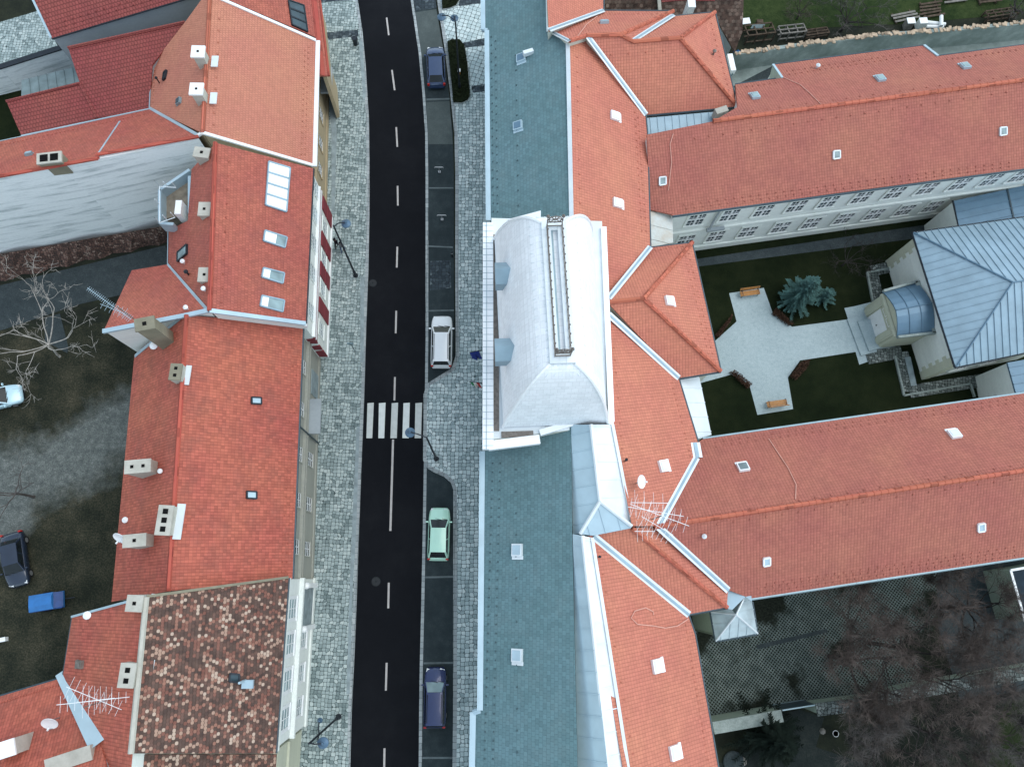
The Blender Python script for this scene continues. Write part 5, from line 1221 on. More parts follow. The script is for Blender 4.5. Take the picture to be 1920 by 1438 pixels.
for k in range(10): w_ = .95 if k % 2 else .65; wl2.box(m, .3, .3+w_, k*.5, k*.5+.49, 0, .05)
m.build('quoin', MT['plast_yel'], h.root)
for u in (2.4, 5.2): window(h.root, wl2, u, 2.6, 1.2, 1.6, WW, (2, 3), .2)
# portal
pt = M(); pz = 3.5
a, b, c, d = P(1655, 547, pz), P(1718, 529, pz), P(1752, 625, pz), P(1682, 633, pz)   # eave rectangle
mf, mb = (a+d)/2+Vector((0, 0, 1.0)), (b+c)/2+Vector((0, 0, 1.0))
def arc(p, q, top, n=8):
    out = []
    for i in range(n+1):
        t = i/n; x = p.lerp(q, t); out.append(Vector((x.x, x.y, p.z+(top.z-p.z)*(1-abs(2*t-1)**1.6)))) 
    return out
f0, f1 = arc(a, d, mf), arc(b, c, mb)
for i in range(8): pt.plate([f0[i], f1[i], f1[i+1], f0[i+1]], .12)
for t in (.33, .66): pt.tube([p.lerp(q, t)+Vector((0, 0, .03)) for p, q in zip(f0, f1)], .035, 4)
pt.tube([mf+Vector((0, 0, .04)), mb+Vector((0, 0, .04))], .05, 5)
pt.build('portal_roof', MT['zinc_dk'], h.root)
m = M(); xy = inset([(p.x, p.y) for p in (a, b, c, d)], [.15, .05, .15, .12]); m.prism([tuple(p) for p in xy], 0, pz-.1)
m.add([Vector((p.x, p.y, p.z-.15))+(mb-mf).normalized()*.15 for p in f0]+[Vector((p.x, p.y, p.z-.15))-(mb-mf).normalized()*.05 for p in f1], [list(range(9)), list(range(17, 8, -1))]+[(i, i+9, i+10, i+1) for i in range(8)])
m.build('portal_wall', MT['plast_yel'], h.root)
m = M()
for s0, s1 in ((a, b), (b, c), (c, d)): m.bar(s0+Vector((0, 0, .1)), s1+Vector((0, 0, .1)), .45 if s0 is b else .2, .3)
m.build('portal_coping', MT['coping'], h.root)
wl3 = Wall(a, d, .15, P(1400, 620))
m = M(); um = wl3.L/2; wl3.box(m, um-.95, um+.95, 0, 2.4, 0, .06); 
for k in range(1, 6): wl3.box(m, um-.95+k*.317-.01, um-.95+k*.317+.01, .05, 2.38, .06, .065)
o = m.build('door', MT['white'], h.root)
m = M(); m.tube([wl3.pt(um+.12, 1.05, .06), wl3.pt(um+.12, 1.05, .14)], .05, 6); m.build('handle', MT['dark'], o)
m = M()
for s in (-1, 1): wl3.box(m, um+s*1.35-.3, um+s*1.35+.3, 0, 3.2, 0, .16); wl3.box(m, um+s*1.35-.14, um+s*1.35+.14, .2, 3.0, .16, .2)
wl3.box(m, um-1.9, um+1.9, 3.15, 3.4, 0, .25); wl3.box(m, um-1.0, um+1.0, 2.4, 2.5, 0, .12); m.build('pilaster', MT['plast_yel'], h.root)
for s in (-.45, .45): window(h.root, wl3, um+s, 2.78, .7, .45, [MT['white'], MT['white'], MT['glass']], (1, 1), .0)
m = M(); e0, e1 = P(1604, 596), P(1630, 664)
m.bar(e0+Vector((-.1, 0, .09)), e1+Vector((-.1, 0, .09)), 1.5, .18); m.bar(e0.lerp(e1, .1)+Vector((.5, 0, .2)), e0.lerp(e1, .9)+Vector((.5, 0, .2)), 1.2, .34); m.build('door_step', MT['path'], h.root)
# rubble stone border round the pavilion
def border(line, w, mat, z, lb):
    m = M(); pts = [P(*p) for p in line]
    for i, (s0, s1) in enumerate(zip(pts, pts[1:])): m.bar(s0+Vector((0, 0, z/2+i*.004)), s1+Vector((0, 0, z/2+i*.004)), w, z)
    return m.build('stone_border', mat, h.root)
border([(1700, 494), (1634, 509), (1645, 560), (1655, 590)], 1.0, MT['rubble'], .12, '')
border([(1625, 672), (1690, 660), (1704, 735), (1850, 712)], 1.1, MT['rubble'], .12, '')
border([(1712, 724), (1700, 670)], .5, MT['slab'], .16, '')
m = M(); pts = [P(*p) for p in [(1690, 500), (1625, 512), (1640, 590)]]
for s0, s1 in zip(pts, pts[1:]): m.bar(s0+Vector((0, 0, .09)), s1+Vector((0, 0, .09)), .16, .18)
pts = [P(*p) for p in [(1677, 668), (1694, 742), (1818, 720), (1826, 745)]]
for s0, s1 in zip(pts, pts[1:]): m.bar(s0+Vector((0, 0, .09)), s1+Vector((0, 0, .09)), .16, .18)
m.build('border_edging', MT['coping'], h.root)

h = House('annex', 'flat blue metal roofed annex between the pavilion and the long wing', 'building', (1860, 390))
rf = M(); q = [(1788, 377, 4.6), (1990, 333, 4.6), (1990, 406), (1800, 432, 5.0)]
pl_, _ = h.face(rf, q, eave=.2); seams(rf, pl_, q, .7, .06, .05, True)
m_ = M(); flash(m_, pl_, (1888, 355), (1902, 418), .12, .08); rf.build('roof', MT['zinc_dk'], h.root); m_.build('roof_joint', MT['gutter_dk'], h.root)
h.walls(MT['plast_pale'])
wl = Wall(P(1788, 377, 4.6), P(1800, 432, 4.6), .15, P(1500, 420)); window(h.root, wl, wl.L*.72, 2.4, 1.3, 1.7, WW, (2, 3), .2)
m = M(); gutter(m, P(1787, 376, 4.6), P(1800, 432, 4.95), .08); m.build('gutter', MT['dark'], h.root)
h = House('annex', 'blue metal roofed annex south of the pavilion at the right edge', 'building', (1910, 710))
rf = M(); q = [(1889, 680, 4.4), (1990, 662, 4.4), (1990, 725), (1906, 740, 4.6)]
pl_, _ = h.face(rf, q, eave=.2); seams(rf, pl_, q, .7, .06, .05, True); rf.build('roof', MT['zinc_dk'], h.root); h.walls(MT['plast_pale'])
wl = Wall(P(1889, 680, 4.4), P(1906, 740, 4.4), .15, P(1700, 700)); window(h.root, wl, wl.L*.75, 2.2, 1.3, 1.5, WW, (3, 2), .15)
h = House('shed', 'dark flat roofed shed with white edge at the right behind the bare trees', 'shed', (1910, 1100))
rf = M(); q = [(1894, 1069, 3.4), (1990, 1052, 3.4), (2010, 1150), (1921, 1165, 3.4)]
pl_, _ = h.face(rf, q, eave=.1); rf.build('roof', MT['shed_roof'], h.root); h.walls(MT['plast_green'])
m = M(); band3(m, P(1894, 1069, 3.45), P(1921, 1165, 3.45), .18, .1); band3(m, P(1894, 1069, 3.45), P(1990, 1052, 3.45), .18, .1); m.build('verge_capping', MT['white_met'], h.root)

# ---- mossy roofed neighbours at the top
h = House('old_house', 'old house with mossy grey brown tiles at the top edge', 'house', (1185, 0))
rf = M(); h.face(rf, [(1131, 24, 5.5), (1237, 24, 5.5), (1235, -80), (1131, -80, 8.5)], plane((1131, 24, 5.5), (1237, 24, 5.5), (1180, -80, 8.5))); rf.build('roof', MT['mossy'], h.root); h.walls(MT['plast_grey'])
m = M(); band3(m, P(1237, 24, 5.6), P(1229, -80, 8.6), .3, .15); m.build('verge_tiles', MT['chim'], h.root)
h = House('old_house', 'old house with dark mossy tile roof and white chimney near the junk pile', 'house', (1310, 30))
rf = M(); pl_ = plane((1240, 40, 5.3), (1345, 40, 5.3), (1300, -70, 7.5)); h.face(rf, [(1239, 34), (1342, 34), (1378, 98), (1392, 60), (1398, -80), (1237, -80)], pl_); rf.build('roof', MT['mossy'], h.root); h.walls(MT['plast_grey'])
m = M(); m.plate([on(pl_, x, y)+Vector((0, 0, .08)) for x, y in [(1240, -6), (1290, -10), (1288, 1), (1240, 6)]], .1); m.plate([on(pl_, x, y)+Vector((0, 0, .08)) for x, y in [(1304, -30), (1342, -30), (1340, 3), (1303, 3)]], .1); m.build('red_patch', MT['tile_dark'], h.root)
chimney(h.root, (1297, 5), 8.4, .55, .9, 0, 0, 'white', 'white_met', 4, .04)

# ================================================================== VEHICLES
def car(name, label, cat, px, ang, L, W, H, paint, kind='hatch', group=None, glass='car_glass', z=.02):
    t = thing(name, label, cat, (0, 0, 0), group); B = MT[paint]; hw = W/2; hl = L/2
    hood = .26*L if kind != 'van' else .22*L
    st = [(-hl, .78, .62, .38), (-hl+.06, .90, .80, .28), (-hl+.30, .98, .93, .22), (-hl+.8, 1, .96, .2), (0, 1, .95, .2), (hl-hood-.1, 1, .95, .2), (hl-hood+.25, .99, .93, .2), (hl-.55, .97, .82, .21), (hl-.22, .90, .72, .24), (hl-.06, .78, .60, .3), (hl, .62, .50, .36)]
    m = M(); rings = []
    sc = H/1.48
    for y, k, zt, zb in st:
        w = hw*k; zt *= sc
        ring = [(-w*.88, zb), (-w, zb+.14), (-w, zt*.72), (-w*.95, zt*.92), (-w*.80, zt), (0, zt+.035), (w*.80, zt), (w*.95, zt*.92), (w, zt*.72), (w, zb+.14), (w*.88, zb)]
        rings.append([(x, y, zz) for x, zz in ring])
    n = len(rings[0]); m.add([p for r in rings for p in r], [])
    for i in range(len(rings)-1):
        for j in range(n):
            j2 = (j+1) % n; m.f.append([i*n+j, i*n+j2, (i+1)*n+j2, (i+1)*n+j]); m.m.append(0)
    m.f.append(list(range(n))[::-1]); m.m.append(0); m.f.append([(len(rings)-1)*n+j for j in range(n)]); m.m.append(0)
    body = m.build('body', B, t, smooth=True)
    zb = .93*sc; zt = H-.05
    yA, yB = hl-hood+.12, hl-hood-.62                    # windscreen foot / head
    yC, yD = (-hl+.62, -hl+.16) if kind == 'hatch' else ((-hl+.30, -hl+.08) if kind in ('estate', 'van') else (-hl+1.0, -hl+.55))
    wb, wt = hw*.90, hw*.70
    foot = [(-wb, yD, zb), (wb, yD, zb), (wb, yA, zb), (-wb, yA, zb)]; head = [(-wt, yC, zt), (wt, yC, zt), (wt*.96, yB, zt), (-wt*.96, yB, zt)]
    m = M(); m.add(foot+head, [(0, 1, 5, 4), (1, 2, 6, 5), (2, 3, 7, 6), (3, 0, 4, 7), (4, 5, 6, 7)]); m.build('cabin', B, t)
    V = [Vector(p) for p in foot+head]
    def pane(nm, idx, kx=.1, kz=.12, off=.012, mat=glass):
        a, b, c, d = [V[i] for i in idx]        # a,b foot ; c,d head
        nn = (b-a).cross(d-a).normalized(); ce = (a+b+c+d)/4-Vector((0, 0, zb)); ce.z = 0
        cc = (a+b+c+d)/4
        if nn.dot(cc-Vector((0, (yA+yD)/2, zb*.7))) < 0: nn = -nn
        def at(u, v): return (a.lerp(b, u)).lerp(d.lerp(c, u), v)+nn*off
        q = M(); q.add([at(kx, kz), at(1-kx, kz), at(1-kx, 1-kz), at(kx, 1-kz)], [(0, 1, 2, 3)]); return q.build(nm, MT[mat], t, recalc=False)
    pane('windscreen', (3, 2, 6, 7), .05, .06); pane('rear_window', (0, 1, 5, 4), .07, .05, mat='car_glass')
    for idx in ((1, 2, 6, 5), (3, 0, 4, 7)):
        a, b, c, d = [V[i] for i in idx]
        nn = Vector((1 if a.x > 0 else -1, 0, .28)).normalized()
        for u0, u1 in ((.07, .48), (.52, .93)):
            q = M(); q.add([a.lerp(b, u0).lerp(d.lerp(c, u0), .12)+nn*.012, a.lerp(b, u1).lerp(d.lerp(c, u1), .12)+nn*.012, a.lerp(b, u1).lerp(d.lerp(c, u1), .86)+nn*.012, a.lerp(b, u0).lerp(d.lerp(c, u0), .86)+nn*.012], [(0, 1, 2, 3)]); q.build('side_window', MT['car_glass'], t, recalc=False)
    # gently crowned roof panel with rounded edge
    m = M(); rows = []
    for i in range(5):
        y = yC+(yB-yC)*i/4; ww = wt*(1.04-.03*i/4)
        rows.append([Vector((ww*k, y+(.04 if i == 4 else (-.04 if i == 0 else 0)), zt+.004+.05*(1-k*k)*(1-(i/2-1)**4*.6))) for k in (-1, -.8, -.4, 0, .4, .8, 1)])
    m.add([p for r in rows for p in r], []); 
    for i in range(4):
        for j in range(6): m.f.append([i*7+j, i*7+j+1, (i+1)*7+j+1, (i+1)*7+j]); m.m.append(0)
    m.build('roof', B, t, smooth=True)
    if kind == 'estate':
        m = M()
        for s in (-1, 1): m.tube([(s*wt*.93, yC+.15, zt+.07), (s*wt*.9, yB-.1, zt+.07)], .025, 5)
        m.build('roof_rail', MT['dark'], t)
    for sx_ in (-1, 1):
        for sy_ in (hl-.80, -hl+.78):
            m = M(); m.tube([(sx_*(hw-.20), sy_, .31), (sx_*(hw+.005), sy_, .31)], .31, 18, 0); m.tube([(sx_*(hw+.0), sy_, .31), (sx_*(hw+.012), sy_, .31)], .2, 14, 1); m.build('wheel', [MT['tyre'], MT['rim']], t)
        m = M(); m.obox((sx_*(hw*.60), hl-.24, .645*sc), Vector((.17, -.06*sx_*sx_, 0)), Vector((.02, .12, -.03)), Vector((0, 0, .055))); m.build('headlight', MT['lens'], t)
        m = M(); m.obox((sx_*(hw*.83), -hl+.06, .78*sc), Vector((.10, 0, 0)), Vector((0, .06, 0)), Vector((0, 0, .13))); m.build('tail_light', MT['red'], t)
        m = M(); m.obox((sx_*(hw+.08), yA-.22, zb+.06), Vector((.10, 0, 0)), Vector((0, .05, 0)), Vector((0, 0, .07))); m.build('wing_mirror', B, t)
    m = M(); m.obox((0, hl-.02, .34), Vector((hw*.55, 0, 0)), Vector((0, .03, 0)), Vector((0, 0, .07))); m.build('grille', MT['dark'], t)
    m = M(); m.obox((0, -hl+.0, .42), Vector((hw*.82, 0, 0)), Vector((0, .05, 0)), Vector((0, 0, .09))); m.build('bumper', B, t)
    m = M()
    for s in (-.35, .25): m.bar((s*hw, yA+.05, zb+.02), (s*hw+.5, yA-.06, zb+.10), .03, .03)
    m.build('wiper', MT['dark'], t)
    p = P(*px); t.location = (p.x, p.y, z); t.rotation_euler = (0, 0, ang); ORG[t.name] = Vector((p.x, p.y, z))
    return t
PC = 'cars parked in the lane beside the road'
car('parked_car', 'blue hatchback parked beside the long dark planting bed', 'car', (818, 133), R_(3), 4.25, 1.74, 1.45, 'car_blue', 'hatch', PC)
car('parked_car', 'white estate car parked where the kerb curves in', 'car', (829, 644), R_(0), 4.55, 1.80, 1.50, 'car_white', 'estate', PC)
car('parked_car', 'mint green hatchback parked south of the zebra crossing', 'car', (824, 1001), R_(-1), 4.1, 1.72, 1.48, 'car_mint', 'hatch', PC)
car('parked_car', 'navy blue estate car with pale windscreen, southernmost in the parking lane', 'car', (817, 1304), R_(0), 4.25, 1.68, 1.52, 'car_navy', 'estate', PC, 'glass_lt')
car('parked_car', 'pale ice blue car cut by the left edge of the photo under the bare tree', 'car', (0, 752), R_(-74), 4.3, 1.72, 1.5, 'car_ice', 'hatch', 'cars in the back yard')
car('parked_car', 'dark blue black car standing on the gravel of the back yard', 'car', (38, 1049), R_(196), 4.2, 1.70, 1.45, 'car_dark', 'saloon', 'cars in the back yard')
# blue covered trailer
t = thing('trailer', 'small bright blue covered trailer in the back yard', 'trailer', (0, 0, 0)); ORG[t.name] = Vector((0, 0, 0))
m = M(); m.add([(-1.2, -.62, .5), (1.2, -.62, .5), (1.2, .62, .5), (-1.2, .62, .5), (-1.2, -.62, 1.0), (.65, -.62, 1.05), (.65, .62, 1.05), (-1.2, .62, 1.0), (1.2, -.55, .72), (1.2, .55, .72), (-1.1, -.25, 1.22), (.6, -.25, 1.25), (.6, .35, 1.25), (-1.1, .35, 1.22)], [(0, 3, 2, 1), (0, 1, 8, 5, 4), (2, 3, 7, 6, 9), (1, 2, 9, 8), (0, 4, 7, 3), (4, 5, 11, 10), (6, 7, 13, 12), (10, 11, 12, 13), (5, 6, 12, 11), (4, 10, 13, 7)])
m.add([(.62, -.6, 1.06), (1.22, -.56, .74), (1.22, .56, .74), (.62, .6, 1.06)], [(0, 1, 2, 3)], 1); m.obox((0, -.6, .78), Vector((1.2, 0, 0)), Vector((0, .05, 0)), Vector((0, 0, .1)), 1); m.build('cover', [MT['tarp'], MT['tarp_dk']], t)
m = M(); m.box((0, 0, .42), 2.3, 1.2, .12); m.tube([(1.1, 0, .42), (1.9, 0, .40)], .04, 6); m.build('chassis', MT['dark'], t)
for s in (-1, 1): m = M(); m.tube([(-.2, s*.6, .28), (-.2, s*.74, .28)], .28, 14, 0); m.build('wheel', MT['tyre'], t)
p = P(98, 1127); t.location = (p.x, p.y, 0); t.rotation_euler = (0, 0, R_(9))

# ================================================================== STREET LAMPS
def lamp(label, base, topz, heads, lower=None, bz=.12):
    b = P(*base, bz); t = thing('street_lamp', label, 'street lamp', (b.x, b.y, bz), 'street lamps along the road')
    m = M(); m.tube([b, b+Vector((0, 0, .9)), b+Vector((0, 0, .95)), b+Vector((0, 0, topz-bz))], [.13, .13, .085, .065], 8); m.build('pole', MT['dark'], t)
    m = M(); m.cyl(b, .22, .10, 10); m.build('base_plate', MT['dark'], t)
    for (hx_, hy_, hz, r) in heads+(lower or []):
        hp = P(hx_, hy_, hz); top = Vector((b.x, b.y, hz+.25))
        am = M(); am.tube([top, top.lerp(hp, .5)+Vector((0, 0, .35)), hp+Vector((0, 0, .25))], .045, 6); am.build('lamp_arm', MT['dark'], t)
        hd = M(); hd.lathe(hp, [(r*.55, -.02), (r, 0), (r*.98, .06), (r*.55, .16), (.10, .24), (.06, .34), (.01, .36)], 20); o = hd.build('lamp_shade', MT['lampblue'], t, smooth=False)
        df = M(); df.cyl(hp+Vector((0, 0, -.05)), r*.5, .03, 16); df.build('diffuser', MT['sky_white'], o)
    return t
lamp('street lamp on the western cobbles beside two pedestrians', (667, 517), 9.8, [(649, 420, 9.4, .36)])
lamp('street lamp leaning its round blue head over the zebra crossing', (818, 860), 9.8, [(769, 811, 9.5, .36)])
lamp('street lamp with an extra lower arm at the south end of the western pavement', (635, 1343), 9.8, [(606, 1392, 9.4, .36)], [(600, 1350, 6.6, .18), (598, 1388, 6.6, .12)])
lamp('double headed street lamp rising from the long planting bed', (862, 168), 9.0, [(828, 33, 8.9, .36), (852, 35, 8.7, .34)])
# parking barriers
for c, lb in [((824, 323), 'folding T shaped parking barrier in the northern empty bay'), ((829, 412), 'folding T shaped parking barrier in the second empty bay, nearer the white car')]:
    b = P(*c); t = thing('parking_barrier', lb, 'parking barrier', (b.x, b.y, 0), 'T shaped parking barriers')
    m = M(); m.tube([b, b+Vector((0, 0, .85))], .04, 8); m.box(b+Vector((0, 0, .05)), .22, .22, .08); m.build('post', MT['rim'], t)
    m = M(); m.tube([b+Vector((-.4, 0, .72)), b+Vector((-.36, 0, .84)), b+Vector((.36, 0, .84)), b+Vector((.4, 0, .72))], .045, 8); m.build('crossbar', MT['rim'], t)
b = P(848, 481, .13); t = thing('bollard', 'short metal bollard at the parking kerb beside the cobbled patch', 'bollard', (b.x, b.y, .13))
m = M(); m.lathe(b, [(.10, 0), (.08, .05), (.07, .8), (.10, .84), (.02, .92)], 10); m.build('post', MT['dark'], t)
m = M(); m.lathe(b+Vector((0, 0, .62)), [(.078, 0), (.078, .1)], 10); m.build('band', MT['white'], t)
b = P(667, 84, .12); t = thing('litter_bin', 'black litter bin by the dark paver band on the western cobbles', 'litter bin', (b.x, b.y, .12))
m = M(); m.lathe(b, [(.2, 0), (.24, .8), (.26, .82), (.26, .88), (.2, .9), (.19, .5), (.01, .5)], 14); m.build('bucket', MT['dark'], t)
m = M(); m.tube([b+Vector((.28, 0, 0)), b+Vector((.28, 0, 1.2))], .03, 6); m.build('post', MT['dark'], t)
b = P(666, 659, .12); t = thing('sign_post', 'thin grey sign post on the western cobbles opposite the white car', 'sign post', (b.x, b.y, .12))
m = M(); m.tube([b, b+Vector((0, 0, 2.6))], .03, 6); m.build('post', MT['gutter_dk'], t)
m = M(); m.box(b+Vector((0, -.04, 2.3)), .5, .03, .5); m.build('sign_plate', MT['gutter'], t)

# flags on the tower front
def flag(label, a, b, mats, z=7.0, drop=1.7):
    A, B = P(*a, z), P(*b, z+.5); t = thing('flag', label, 'flag', tuple(A)); m = M(); m.tube([A, B], .03, 6); m.build('flag_pole', MT['dark'], t)
    m = M(); nx, nz = 12, 9; d = (B-A); side = Vector((-d.y, d.x, 0)).normalized(); g0 = []
    for j in range(nz+1):
        for i in range(nx+1):
            u = .30+.68*i/nx; v = j/nz
            g0.append(A+d*u+Vector((0, 0, -drop*v))+side*(.10*math.sin(u*17+v*2)*v+.05*math.sin(u*31)*v)-d*.18*v)
    m.add(g0, [])
    k = len(mats)
    for j in range(nz):
        for i in range(nx):
            m.f.append([j*(nx+1)+i, j*(nx+1)+i+1, (j+1)*(nx+1)+i+1, (j+1)*(nx+1)+i]); m.m.append(min(k-1, int(k*(i/nx if k > 1 else 0))))
    m.build('cloth', [MT[x] for x in mats], t, recalc=False)
flag('dark blue flag hanging over the eastern cobbles near the white car', (906, 656), (880, 661), ['flag_b'], drop=2.2)
flag('red white and green flag hanging over the eastern cobbles', (906, 718), (880, 716), ['flag_r', 'white', 'flag_g'], drop=1.4)

# ================================================================== PEOPLE
def person(label, foot, heading, top, legs, hair, hgt=1.74, stride=.22):
    s = hgt/1.74
    V_ = {'pel': (0, 0, .95, .15), 'waist': (0, .01, 1.08, .135), 'chest': (0, .02, 1.30, .165), 'neckb': (0, .01, 1.46, .085), 'neck': (0, .02, 1.52, .055), 'head': (0, .035, 1.60, .082), 'crown': (0, .03, 1.68, .075), 'nose': (0, .115, 1.595, .018)}
    E_ = [('pel', 'waist'), ('waist', 'chest'), ('chest', 'neckb'), ('neckb', 'neck'), ('neck', 'head'), ('head', 'crown'), ('head', 'nose')]
    for sd_, sg in (('l', 1), ('r', -1)):
        st = stride*sg
        V_[sd_+'sh'] = (.185*sg, .01, 1.41, .07); V_[sd_+'el'] = (.25*sg, -.04-st*.5, 1.13, .048); V_[sd_+'wr'] = (.235*sg, .09-st*.9, .92, .032); V_[sd_+'pa'] = (.23*sg, .11-st*.95, .85, .030)
        E_ += [('chest', sd_+'sh'), (sd_+'sh', sd_+'el'), (sd_+'el', sd_+'wr'), (sd_+'wr', sd_+'pa')]
        for k in range(4):
            a = sd_+'f%d' % k; L = (.075, .085, .08, .062)[k]
            V_[a+'a'] = ((.212+.012*(k-1.5))*sg, .115+.014*(k-1.5)-st*.95, .815, .0095); V_[a+'b'] = ((.205+.012*(k-1.5))*sg, .125+.016*(k-1.5)-st*.95, .815-L*.75, .008)
            E_ += [(sd_+'pa', a+'a'), (a+'a', a+'b')]
        V_[sd_+'th'] = (.20*sg, .145-st*.95, .83, .010); V_[sd_+'t2'] = (.19*sg, .165-st*.95, .795, .0085); E_ += [(sd_+'pa', sd_+'th'), (sd_+'th', sd_+'t2')]
        V_[sd_+'hp'] = (.095*sg, 0, .88, .098); V_[sd_+'kn'] = (.10*sg, .04+st*.55, .50, .066); V_[sd_+'an'] = (.10*sg, -.01+st, .09, .043); V_[sd_+'to'] = (.11*sg, .16+st, .045, .036)
        E_ += [('pel', sd_+'hp'), (sd_+'hp', sd_+'kn'), (sd_+'kn', sd_+'an'), (sd_+'an', sd_+'to')]
    ks = list(V_); me = bpy.data.meshes.new('tmp_person')
    me.from_pydata([tuple(c*s for c in V_[k][:3]) for k in ks], [(ks.index(a), ks.index(b)) for a, b in E_], [])
    o = bpy.data.objects.new('tmp_person', me); COL.objects.link(o)
    sk = o.modifiers.new('skin', 'SKIN'); sub = o.modifiers.new('sub', 'SUBSURF'); sub.levels = 1; sub.render_levels = 1
    for i, k in enumerate(ks):
        r = V_[k][3]*s; me.skin_vertices[0].data[i].radius = (r, r)
    me.skin_vertices[0].data[0].use_root = True
    bpy.context.view_layer.update(); dg = bpy.context.evaluated_depsgraph_get()
    me2 = bpy.data.meshes.new_from_object(o.evaluated_get(dg)); me2.name = 'person'
    bpy.data.objects.remove(o); me2.materials.clear()
    for x in (MT['skin'], top, legs, MT['dark']): me2.materials.append(x)
    for p in me2.polygons:
        c = p.center/s
        if c.z > 1.49 or (c.z < .90 and abs(c.x) > .17 and c.z > .6): mi = 0
        elif c.z < .10: mi = 3
        elif c.z < .93 and abs(c.x) < .19: mi = 2
        else: mi = 1
        p.material_index = mi; p.use_smooth = True
    ob = bpy.data.objects.new('person', me2); COL.objects.link(ob)
    f_ = P(*foot, .125); ob.location = f_; ob.rotation_euler = (0, 0, heading); tag(ob, label, 'person', 'pedestrians on the western pavement'); ORG[ob.name] = Vector((0, 0, 0))
    h_ = M(); h_.lathe((0, .012*s, 1.60*s), [(.07, -.06), (.098, 0), (.10, .06), (.08, .12), (.03, .155), (.005, .16)], 12); h_.build('hair', hair, ob, smooth=True)
    e_ = M()
    for sx_ in (-1, 1): e_.obox((.034*sx_*s, .112*s, 1.615*s), Vector((.010, 0, 0)), Vector((0, .006, 0)), Vector((0, 0, .006)))
    e_.obox((0, .108*s, 1.555*s), Vector((.02, 0, 0)), Vector((0, .006, 0)), Vector((0, 0, .004))); e_.build('eyes_and_mouth', MT['black'], ob)
    for sx_ in (-1, 1):
        r_e = M(); r_e.obox((.088*sx_*s, .03*s, 1.60*s), Vector((.010, 0, 0)), Vector((0, .018, 0)), Vector((0, 0, .03))); r_e.build('ear', MT['skin'], ob)
    return ob
person('pedestrian with black hair, grey jacket and blue jeans walking by the lamp', (644, 470), R_(170), MT['jack'], MT['jeans'], MT['black'])
person('pedestrian in black clothes on the house side of the lamp pole', (640, 468), R_(150), MT['black'], MT['black'], MT['black'], 1.8).location = P(634.5, 464, .125)

# ================================================================== COURTYARD AND PAVEMENT PLANTING
def leafy(m, poly, z0, z1, n, s, seed=1):
    r = random.Random(seed); pts = [P(*p) for p in poly]; xs = [p.x for p in pts]; ys = [p.y for p in pts]
    def inside(x, y):
        c = False; j = len(pts)-1
        for i in range(len(pts)):
            if (pts[i].y > y) != (pts[j].y > y) and x < (pts[j].x-pts[i].x)*(y-pts[i].y)/(pts[j].y-pts[i].y)+pts[i].x: c = not c
            j = i
        return c
    k = 0
    while k < n:
        x, y = r.uniform(min(xs), max(xs)), r.uniform(min(ys), max(ys))
        if not inside(x, y): continue
        k += 1; c = Vector((x, y, r.uniform(z0, z1)))
        u = Vector((r.gauss(0, 1), r.gauss(0, 1), r.gauss(0, .5))).normalized()*s*r.uniform(.6, 1.4); v = Vector((r.gauss(0, 1), r.gauss(0, 1), r.gauss(0, .6))).normalized()*s*.5
        m.add([c-u, c+v, c+u, c-v], [(0, 1, 2, 3)])
BED1 = [(839, 84), (848, 80), (862, 80), (871, 90), (877, 130), (881, 182), (877, 190), (866, 195), (850, 195), (846, 150)]
BED2 = [(826, -40), (862, -40), (861, 4), (855, 13), (843, 18), (830, 20)]
for poly, lb, n in ((BED1, 'long dark evergreen planting bed on the eastern pavement', 2600), (BED2, 'shorter dark planting bed cut by the top edge', 1400)):
    p0 = P(*poly[0]); t = thing('planting_bed', lb, 'planting bed', (p0.x, p0.y, .12), 'planting beds on the eastern pavement')
    m = M(); pts = [P(*p) for p in poly]; m.prism([(p.x, p.y) for p in pts], .1, .42); leafy(m, poly, .38, .55, n, .09, len(poly)); m.build('foliage', MT['hedge'], t)
    m = M()
    for a, b in zip(pts, pts[1:]+pts[:1]): m.bar(a+Vector((0, 0, .14)), b+Vector((0, 0, .14)), .12, .1)
    m.build('edging', MT['kerb'], t)
b = P(861, 137, .5); t = thing('utility_box', 'small orange marker standing in the long planting bed', 'marker', (b.x, b.y, .4)); m = M(); m.box(b+Vector((0, 0, .1)), .22, .3, .5); m.build('casing', MT['wood'], t); m = M(); m.box(b+Vector((0, 0, .37)), .26, .34, .05); m.build('lid', MT['white'], t)
for i, (poly, lb) in enumerate([([(1338, 632), (1372, 590), (1368, 604), (1347, 634)], 'low russet hedge on the path corner nearest the northern bench'), ([(1452, 580), (1480, 604), (1486, 611), (1476, 612), (1446, 590)], 'low russet hedge on the path corner below the blue spruce'), ([(1479, 706), (1500, 680), (1516, 676), (1512, 690), (1490, 714)], 'low russet hedge on the path corner nearest the portal steps'), ([(1366, 700), (1376, 696), (1408, 722), (1400, 730)], 'low russet hedge on the path corner nearest the southern bench')]):
    p0 = P(*poly[0]); t = thing('hedge', lb, 'hedge', (p0.x, p0.y, 0), 'low hedges on the courtyard path corners'); m = M(); leafy(m, poly, .05, .55, 700, .08, 20+i); m.build('foliage', MT['rust_leaf'], t)
    m = M()
    for k in range(8): q = P(*poly[k % len(poly)]).lerp(P(*poly[(k+2) % len(poly)]), .3+.05*k); m.tube([q, q+Vector((0, 0, .45))], .015, 4)
    m.build('stems', MT['bark_dk'], t)
